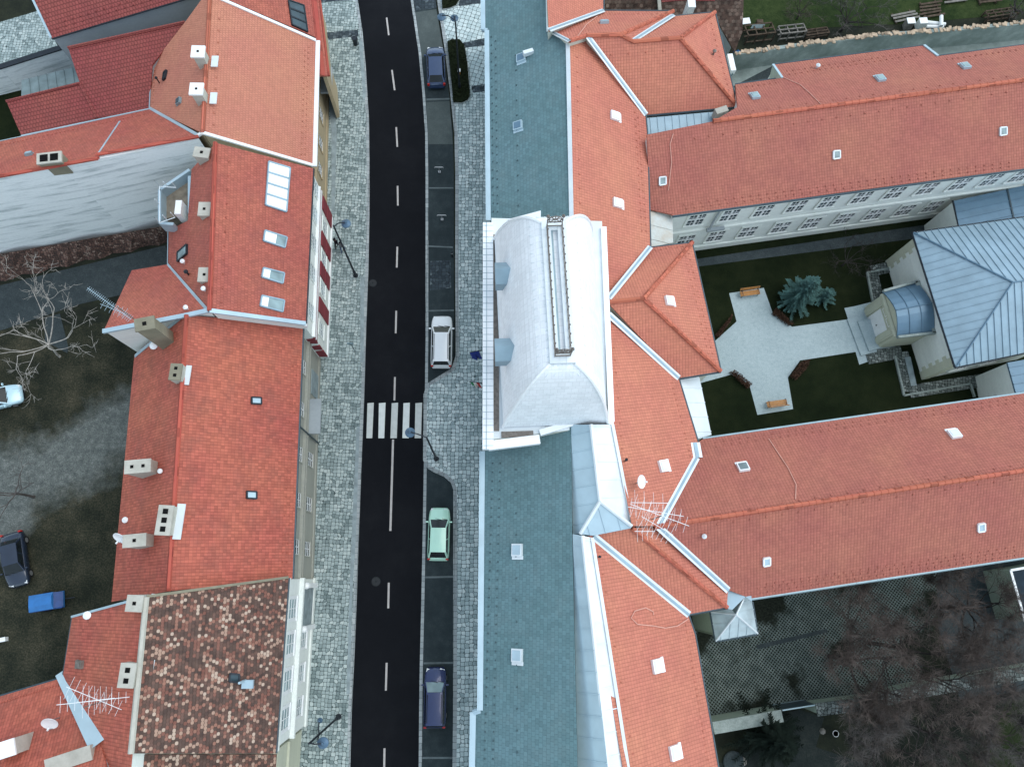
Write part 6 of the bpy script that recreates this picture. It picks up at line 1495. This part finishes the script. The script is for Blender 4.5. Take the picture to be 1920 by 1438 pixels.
def bench(label, c, ang):
    p = P(*c); t = thing('park_bench', label, 'bench', (0, 0, 0), 'wooden benches in the courtyard'); ORG[t.name] = Vector((0, 0, 0))
    m = M()
    for k in range(5): m.box((0, -.18+k*.09, .45), 1.75, .075, .04)
    m.build('seat', MT['wood'], t); m = M()
    for k in range(3): m.box((0, .30+k*.03, .58+k*.12), 1.75, .035, .09)
    m.build('backrest', MT['wood'], t)
    for s in (-.72, .72): m = M(); m.tube([(s, -.2, 0), (s, -.2, .43), (s, .22, .43), (s, .24, 0)], .03, 6); m.tube([(s, .22, .43), (s, .40, .88)], .03, 6); m.tube([(s, -.22, .43), (s, -.24, .65), (s, .28, .66)], .025, 6); m.build('bench_leg', MT['dark'], t)
    t.location = (p.x, p.y, .02); t.rotation_euler = (0, 0, ang)
bench('orange wooden bench at the north end of the courtyard path', (1403, 553), R_(8))
bench('orange wooden bench at the south end of the courtyard path', (1453, 758), R_(188))

# ================================================================== TREES
def spruce(name, label, base, h, rad, mat, seed, whorls=9, per=9, group=None, cat='tree', nd=16, nl=.34):
    r = random.Random(seed); b = P(*base); t = thing(name, label, cat, (b.x, b.y, 0), group)
    m = M(); m.tube([b, b+Vector((0, 0, h*.97))], [.11*h/5, .02], 7); m.build('trunk', MT['bark_dk'], t)
    m = M()
    for k in range(whorls):
        f = k/(whorls-1); z = h*(.10+.87*f); R = rad*(1-f)**.85+.18
        n_ = max(5, int(per*(1-.4*f)))
        for i in range(n_):
            a = 2*math.pi*(i+r.random()*.7)/n_+k*1.1; Lb = R*r.uniform(.72, 1.15)
            dv = Vector((math.cos(a), math.sin(a), 0)); o = b+Vector((0, 0, z))
            pts = [o, o+dv*Lb*.5+Vector((0, 0, -.06*Lb)), o+dv*Lb+Vector((0, 0, -.10*Lb+.10))]
            m.tube(pts, [.05, .035, .015], 4, 0, False)
            for q in range(nd):
                u = (q+1)/nd; c = pts[0].lerp(pts[1], u*2) if u < .5 else pts[1].lerp(pts[2], u*2-1)
                for sg in (-1, 1):
                    sv = (Vector((-dv.y, dv.x, 0))*sg*.75+dv*.75+Vector((0, 0, r.uniform(.0, .55)))).normalized()*nl*(1.15-.6*u)*r.uniform(.7, 1.3)
                    w = sv.cross(Vector((0, 0, 1))).normalized()*.05+Vector((0, 0, .03))
                    m.add([c-w, c+sv*.6-w*.7, c+sv, c+sv*.6+w*.7, c+w], [(0, 1, 2, 3, 4)])
    m.build('crown', MT[mat], t, recalc=False); return t
spruce('spruce_tree', 'blue green spruce on the dark courtyard lawn', (1488, 566), 5.0, 1.75, 'needle', 3, 10, 12)
spruce('young_spruce', 'small young spruce tucked against the larger blue spruce', (1541, 562), 2.0, .95, 'needle', 5, 6, 8, None, 'tree', 10, .25)
spruce('conifer', 'dark conifer behind the garden wall by the gate', (1425, 1372), 6.0, 2.6, 'needle_dk', 8, 9, 10, None, 'tree', 14, .5)

def bare_tree(name, label, fork, fz, base=None, seed=1, h=4.5, rad=.16, spread=1.0, limbs=5, lv=4, twigmat='twig', barkmat='bark_dk', kids=(2, 3), lscale=.72, twn=4, group=None, cat='tree', tl=.55, trad=.012, up=.35):
    r = random.Random(seed); f_ = P(*fork, fz); b = P(*base) if base else Vector((f_.x, f_.y, 0))
    t = thing(name, label, cat, (b.x, b.y, 0), group); mt_ = M(); mc = M()
    mid = b.lerp(f_, .5)+Vector((r.uniform(-.1, .1), r.uniform(-.1, .1), 0)); mt_.tube([b, b+Vector((0, 0, .3)), mid, f_], [rad*1.5, rad*1.15, rad, rad*.9], 8)
    def grow(p, d, L, rd, l):
        n_ = 4; pts = [p]; q = p; dd = d.copy()
        for i in range(n_):
            dd = (dd+Vector((r.gauss(0, .16), r.gauss(0, .16), r.gauss(.02, .12)))).normalized(); q = q+dd*L/n_; pts.append(q)
        e = rd*.55; mc.tube(pts, [rd+(e-rd)*i/n_ for i in range(n_+1)], 5 if rd > .03 else 3, 0 if rd > .028 else 1, False)
        if l <= 0:
            for k in range(twn):
                u = r.random(); i = min(n_-1, int(u*n_)); o = pts[i].lerp(pts[i+1], u*n_-i)
                tv = (dd*.6+Vector((r.gauss(0, .6), r.gauss(0, .6), r.gauss(.15, .45)))).normalized()*tl*r.uniform(.5, 1.3)
                mc.tube([o, o+tv*.5+Vector((r.gauss(0, .05), r.gauss(0, .05), 0)), o+tv], [trad, trad*.8, trad*.5], 3, 1, False)
            return
        for k in range(r.randint(*kids)):
            u = 1 if k == 0 else r.uniform(.35, 1); i = min(n_-1, int(u*n_)); o = pts[i].lerp(pts[i+1], u*n_-i)
            nd_ = (dd+Vector((r.gauss(0, .5), r.gauss(0, .5), r.gauss(.05, .3)))*spread).normalized(); grow(o, nd_, L*lscale*r.uniform(.75, 1.15), max(rd*.58, trad), l-1)
    for k in range(limbs):
        a = 2*math.pi*(k+r.uniform(-.25, .25))/limbs; d = Vector((math.cos(a), math.sin(a), up+r.uniform(0, .5))).normalized()
        grow(f_+Vector((0, 0, -.1)), d, h*.42*r.uniform(.8, 1.2), rad*.62, lv)
    mt_.build('trunk', MT[barkmat], t); mc.build('crown', [MT[barkmat], MT[twigmat]], t, recalc=False); return t
bare_tree('bare_tree', 'pale barked leafless tree in the back yard west of the houses', (90, 645), 3.2, (112, 668), 11, 6.4, .085, .95, 7, 4, 'bark', 'bark', (2, 2), .70, 3, None, 'tree', .6, .012, .25)
bare_tree('bare_tree', 'thin leafless tree at the left edge above the dark parked car', (28, 925), 2.5, None, 13, 4.6, .09, 1.0, 5, 3, 'twig_gr', 'twig_gr', (2, 2), .7, 2, None, 'tree', .6, .012, .4)
G = 'bare trees behind the southern wing'
for i, (lb, fk, fz, hh, sd_, lm, tw_, bm_) in enumerate([
    ('largest leafless brown tree, over the grass pavers and garden wall', (1690, 1215), 4.8, 7.2, 21, 8, 'twig', 'bark_dk'),
    ('leafless brown tree beside the grey drive at the right', (1815, 1140), 4.2, 4.6, 22, 7, 'twig', 'bark_dk'),
    ('leafless brown tree at the western end of the bare trees, over the pavers', (1600, 1240), 4.0, 5.2, 23, 7, 'twig', 'bark_dk'),
    ('leafless tree on the garden side of the wall, right of the path', (1745, 1375), 4.0, 6.4, 24, 8, 'twig', 'bark_dk'),
    ('leafless greyish tree at the bottom edge beyond the garden wall', (1640, 1405), 3.5, 4.8, 25, 6, 'twig_gr', 'bark_dk'),
    ('leafless greyish tree in front of the green corner meadow', (1850, 1370), 3.5, 4.6, 26, 6, 'twig_gr', 'bark_dk')]):
    bare_tree('bare_tree', lb, fk, fz, None, sd_, hh, .14, 1.0, lm, 5, tw_, bm_, (2, 3), .72, 9, G, 'tree', .66, .0085, .3)
bare_tree('bare_shrub', 'dark leafless shrub on the lawn near the pavilion', (1588, 490), 1.0, None, 31, 3.6, .07, 1.1, 8, 3, 'bark_dk', 'bark_dk', (2, 3), .7, 3, None, 'shrub', .45, .008, .5)
bare_tree('bare_shrub', 'grey leafless shrub on the meadow behind the garden wall', (1588, 42), 1.2, None, 32, 4.6, .10, 1.1, 9, 3, 'twig_gr', 'bark_dk', (2, 3), .7, 4, None, 'shrub', .6, .009, .45)
bare_tree('bare_shrub', 'grey leafless shrub in the top right corner', (1905, 20), 1.2, None, 33, 3.6, .08, 1.1, 8, 3, 'twig_gr', 'bark_dk', (2, 3), .7, 3, None, 'shrub', .5, .009, .45)
bare_tree('bare_shrub', 'leafless shrub on the meadow behind the timber frames', (1500, 25), .8, None, 34, 3.0, .06, 1.1, 8, 3, 'twig', 'bark_dk', (2, 3), .7, 3, None, 'shrub', .45, .008, .45)

# ================================================================== WALLS, GATE, JUNK
t = free_wall('garden_wall', 'weathered concrete garden wall with broken tile cap below the meadow', [(1378, 101), (1500, 84), (1640, 66), (1790, 55), (1980, 38)], 2.3, .35, MT['concrete'])
m = M(); r = random.Random(4)
for a, b in [((1378, 101), (1500, 84)), ((1500, 84), (1640, 66)), ((1640, 66), (1790, 55)), ((1790, 55), (1980, 38))]:
    A, B = P(*a, 2.3), P(*b, 2.3); n_ = int((B-A).length/.28)
    for k in range(n_):
        if r.random() < .12: continue
        q = A.lerp(B, (k+.5)/n_); m.box(q+Vector((r.uniform(-.04, .04), r.uniform(-.12, .12), r.uniform(.0, .06))), r.uniform(.2, .36), r.uniform(.25, .5), .1, r.uniform(-.5, .5))
m.build('tile_cap', MT['tilecap'], t)
def capped(name, label, line, z, mat, cap, w=.45, cw=.12): return free_wall(name, label, line, z, w, mat, cap, cw)
capped('garden_wall', 'pale green garden wall with stone slab coping left of the gate', [(1337, 1364), (1466, 1341)], 2.6, MT['plast_green'], MT['coping'], .6, .12)
capped('garden_wall', 'long rubble topped garden wall under the bare trees right of the gate', [(1530, 1330), (1625, 1318), (1720, 1296), (1800, 1282), (1990, 1250)], 2.4, MT['plast_green'], MT['rubble'], .5, .2)
p = P(1466, 1332, 2.5); t = thing('garden_gate', 'dark metal gate in the garden wall', 'gate', (p.x, p.y, 0)); A, B = P(1467, 1331, 2.4), P(1530, 1321, 2.4)
m = M(); m.bar(Vector((A.x, A.y, 1.2)), Vector((B.x, B.y, 1.2)), .05, 2.3); m.build('gate_leaf', MT['gutter_dk'], t)
m = M(); m.bar(A, B, .09, .09); m.bar(Vector((A.x, A.y, .2)), Vector((B.x, B.y, .2)), .08, .08); m.build('gate_frame', MT['gutter'], t)
def frame(label, a, b, mat, depth=.9, h=1.1, n=4):
    p = P(*a); A, B = P(*a), P(*b); d = (B-A).normalized(); s = Vector((-d.y, d.x, 0))*depth; t = thing('timber_frame', label, 'timber frame', (p.x, p.y, 0), 'timber frames behind the garden wall')
    m = M()
    for k in range(n+1):
        q = A.lerp(B, k/n); m.bar(q+Vector((0, 0, .0)), q+Vector((0, 0, h)), .1, .1); m.bar(q+s, q+s+Vector((0, 0, h*.8)), .1, .1); m.bar(q+Vector((0, 0, h)), q+s+Vector((0, 0, h*.8)), .1, .08)
    m.build('posts', MT[mat], t); m = M()
    for o in (0, .5, 1.0):
        for zz in (.25, h): m.bar(A+s*o+Vector((0, 0, zz-(.2*h*o if zz > .5 else 0)+.05)), B+s*o+Vector((0, 0, zz-(.2*h*o if zz > .5 else 0)+.05)), .12, .07)
    m.build('rails', MT[mat], t)
frame('brown open timber frame next to the mossy roof', (1396, 84), (1446, 78), 'timber', 1.3, 1.2, 3)
frame('grey open timber frame in the middle of the row', (1458, 78), (1505, 73), 'timber_lt', 1.0, 1.0, 3)
frame('low brown timber frame right of the grey one', (1508, 76), (1550, 70), 'timber', .7, .6, 2)
frame('timber frame right of the white pipes', (1845, 44), (1900, 36), 'timber', .8, .8, 4)
def boards(label, a, b, n, mat, z0=.2, step=.35, seed=1):
    r = random.Random(seed); p = P(*a); t = thing('board_stack', label, 'board stack', (p.x, p.y, 0), 'stacks of old boards on the meadow'); A, B = P(*a), P(*b); d = (B-A).normalized(); s = Vector((-d.y, d.x, 0)); m = M()
    for k in range(n):
        o = s*(k*step+r.uniform(-.05, .05))+d*r.uniform(-.3, .3); m.bar(A+o+Vector((0, 0, z0+r.uniform(0, .15))), B+o+Vector((0, 0, z0+r.uniform(0, .15))), .2, .06)
    m.build('boards', MT[mat], t); q = M()
    for f in (.15, .85): q.bar(A.lerp(B, f)+Vector((0, 0, .1))-s*.1, A.lerp(B, f)+s*(n*step)+Vector((0, 0, .1)), .12, .14)
    q.build('bearers', MT['timber'], t)
boards('pile of dark boards left of the white pipes', (1672, 46), (1718, 36), 3, 'timber_lt', seed=2)
boards('pile of dark boards above the white pipes', (1728, 36), (1768, 30), 5, 'timber', seed=3)
boards('boards at the top edge, left one of two', (1772, 8), (1815, 2), 3, 'timber_lt', seed=4)
boards('boards at the top edge, right one of two', (1830, 10), (1872, 6), 3, 'timber', seed=5)
for (c, lb, mt) in [((1699, 52), 'grey white block left of its twin beside the boards', 'timber_lt'), ((1722, 52), 'pale block between the grey block and the white pipes', 'plast_pale')]:
    p = P(*c); t = thing('block', lb, 'block', (p.x, p.y, 0), 'pale blocks behind the garden wall'); m = M(); m.box(p+Vector((0, 0, .45)), .72, .6, .9, R_(4)); m.build('casing', MT[mt], t); m = M(); m.box(p+Vector((0, 0, .93)), .78, .66, .06, R_(4)); m.build('lid', MT['white'], t)
p = P(1752, 50); t = thing('pipe_stack', 'white pipes lying crossed behind the garden wall', 'pipes', (p.x, p.y, 0)); m = M()
for a, b, z in [((1735, 45), (1770, 49), .2), ((1735, 53), (1766, 54), .2), ((1759, 57), (1759, 38), .55)]: m.tube([P(*a)+Vector((0, 0, z)), P(*b)+Vector((0, 0, z))], .17, 10)
m.build('pipes', MT['white'], t)
p = P(1392, 52); t = thing('table', 'white topped table beside the mossy roof', 'table', (p.x, p.y, 0)); m = M(); m.box(p+Vector((0, 0, .85)), .95, .65, .06, R_(8)); m.build('table_top', MT['white'], t)
for sx_ in (-1, 1):
    for sy_ in (-1, 1): m = M(); m.bar(p+Vector((.4*sx_, .25*sy_, 0)), p+Vector((.4*sx_, .25*sy_, .84)), .06, .06); m.build('leg', MT['timber'], t)
p = P(1420, 51); t = thing('rain_sheet', 'grey tin sheet lying tilted behind the brown timber frame', 'tin sheet', (p.x, p.y, 0)); m = M(); m.plate([P(1407, 54, .9), P(1431, 53, .9), P(1435, 46, 1.1), P(1411, 47, 1.1)], .06); m.build('sheet', MT['tin'], t); m = M(); m.box(p+Vector((0, 0, .4)), .6, .4, .8); m.build('prop', MT['timber'], t)
p = P(1382, 104); t = thing('water_pipe', 'white boxed duct on the wall corner next to the mossy roof', 'duct', (p.x, p.y, 0)); m = M(); m.bar(P(1367, 105, 6.5), P(1374, 136, 6.5), .45, .5); m.build('duct', MT['white_met'], t); m = M(); m.tube([P(1374, 136, 6.4), P(1374, 136, 6.4)-Vector((0, 0, 6.3))], .1, 6); m.build('downpipe', MT['gutter'], t)
p = P(1383, 104, .2); t = thing('tarpaulin', 'small crumpled blue sheet at the end of the garden wall', 'sheet', (p.x, p.y, 0)); m = M()
gq = []
for j in range(5):
    for i in range(5): gq.append(p+Vector(((i-2)*.2, (j-2)*.17, .12*math.sin(i*2.1+j)+.1*math.cos(j*2.7+i*.6)+.15)))
m.add(gq, [(j*5+i, j*5+i+1, j*5+i+6, j*5+i+5) for j in range(4) for i in range(4)]); m.build('sheet', MT['tarp'], t, recalc=False)
for c, s, lb in [((1375, 1428), .8, 'round lid of a well in the garden corner beyond the wall'), ((1392, 1427), .35, 'small pale stone beside the round well lid'), ((1565, 1374), .24, 'white rimmed bowl on the ground beyond the garden wall'), ((1542, 1370), .25, 'small pale stone left of the white rimmed bowl'), ((10, 1198), .45, 'small white crate on the dark grass near the bottom left roof')]:
    p = P(*c); nm = 'well_lid' if 'lid of' in lb else ('stone' if 'stone' in lb else ('bowl' if 'bowl' in lb else 'crate')); t = thing(nm, lb, nm.replace('_', ' '), (p.x, p.y, 0)); m = M()
    if nm == 'crate': m.box(p+Vector((0, 0, .2)), .45, .32, .4, R_(10))
    elif nm == 'bowl': m.lathe(p, [(.1, 0), (s*.8, .12), (s, .2), (s*.85, .2), (.02, .08)], 14)
    elif nm == 'stone': m.lathe(p+Vector((0, 0, -.05)), [(s*.7, 0), (s, .08), (s*.7, .2), (.05, .25)], 7)
    else: m.lathe(p, [(s, 0), (s, .15), (s*.9, .2), (.02, .22)], 24)
    m.build('body', MT['mud'] if nm == 'well_lid' else MT['timber_lt'] if nm == 'stone' else MT['white'], t)

# ================================================================== ANTENNAS AND DISHES
def dish(label, c, z, r, look, mast, mat='white_met'):
    p = P(*c, z); t = thing('satellite_dish', label, 'satellite dish', tuple(p-Vector((0, 0, mast)))); d = Vector(look).normalized(); u = d.cross(Vector((0, 0, 1))).normalized(); v = u.cross(d)
    m = M(); n_ = 18; rings = [(0, 0), (.35, .03), (.7, .11), (1, .22)]; pts = []
    for rr, dp in rings:
        for k in range(n_): a = 2*math.pi*k/n_; pts.append(p+(u*math.cos(a)+v*math.sin(a))*rr*r+d*dp*r)
    for rr, dp in rings[::-1]:
        for k in range(n_): a = 2*math.pi*k/n_; pts.append(p+(u*math.cos(a)+v*math.sin(a))*rr*r+d*(dp*r-.03))
    m.add(pts, [(i*n_+k, i*n_+(k+1) % n_, (i+1)*n_+(k+1) % n_, (i+1)*n_+k) for i in range(7) for k in range(n_)]); m.build('reflector', MT[mat], t)
    m = M(); e = p+d*r*.9-v*r*.15; m.tube([p-v*r*.95+d*r*.2, e], .02, 5); m.build('feed_arm', MT['rim'], t)
    m = M(); m.tube([e-d*.09, e+d*.06], .06, 8); m.build('feed_horn', MT['white_met'], t)
    m = M(); m.tube([p-d*.05, p-d*.15-Vector((0, 0, .1)), p-d*.15-Vector((0, 0, mast))], .035, 6); m.build('mast', MT['rim'], t)
dish('large grey white satellite dish on the salmon courtyard roof', (1201, 903), 13.6, .44, (.75, -.1, .75), 1.5, 'white_met')
dish('white satellite dish fixed to a chimney of the long orange house', (226, 1007), 12.2, .46, (-.2, -.6, .45), 1.6)
dish('white satellite dish on the red wing in the bottom left corner', (94, 1354), 11.9, .48, (.1, -.75, .75), 1.6)
def aerial(name, label, mast, mz, h, booms, mat='zinc_lt'):
    b = P(*mast, mz); t = thing(name, label, 'antenna', tuple(b)); m = M(); m.tube([b, b+Vector((0, 0, h))], .035, 6); m.build('mast', MT['iron'], t)
    for (a, c, z, n, L, ang) in booms:
        A, B = P(*a, z), P(*c, z); q = M(); q.tube([A, B], .018, 5); d = (B-A).normalized(); s = Vector((-d.y, d.x, 0)); s = s*math.cos(ang)+Vector((0, 0, 1))*math.sin(ang)
        for k in range(n):
            o = A.lerp(B, (k+.5)/n); l_ = L*(1-.35*k/n); q.tube([o-s*l_/2, o+s*l_/2], .009, 4)
        q.build('antenna_boom', MT[mat], t)
    return t
aerial('television_antenna', 'long comb like antenna reaching out over the dark yard', (262, 606), 13.0, 3.2, [((246, 599), (164, 540), 15.6, 26, .5, 0), ((238, 590), (188, 570), 14.9, 6, .8, 0)], 'zinc')
aerial('television_antenna', 'cluster of crossed white antennas over the tiled roof valley', (1221, 974), 12.6, 3.0, [((1182, 945), (1292, 986), 15.2, 8, 1.5, 0), ((1177, 950), (1282, 968), 14.7, 9, 1.2, 0), ((1203, 968), (1262, 1003), 14.2, 7, 2.0, 0), ((1182, 942), (1252, 943), 14.4, 4, 1.6, 0), ((1190, 996), (1228, 996), 14.0, 4, 1.3, 0)], 'white_met')
aerial('television_antenna', 'tangle of crossed antennas over the grey valley of the bottom left roofs', (200, 1312), 12.2, 2.6, [((106, 1321), (243, 1306), 14.6, 10, .9, 0), ((124, 1287), (228, 1330), 14.2, 9, 1.3, 0), ((150, 1316), (215, 1308), 13.7, 6, 1.8, 0)], 'white_met')
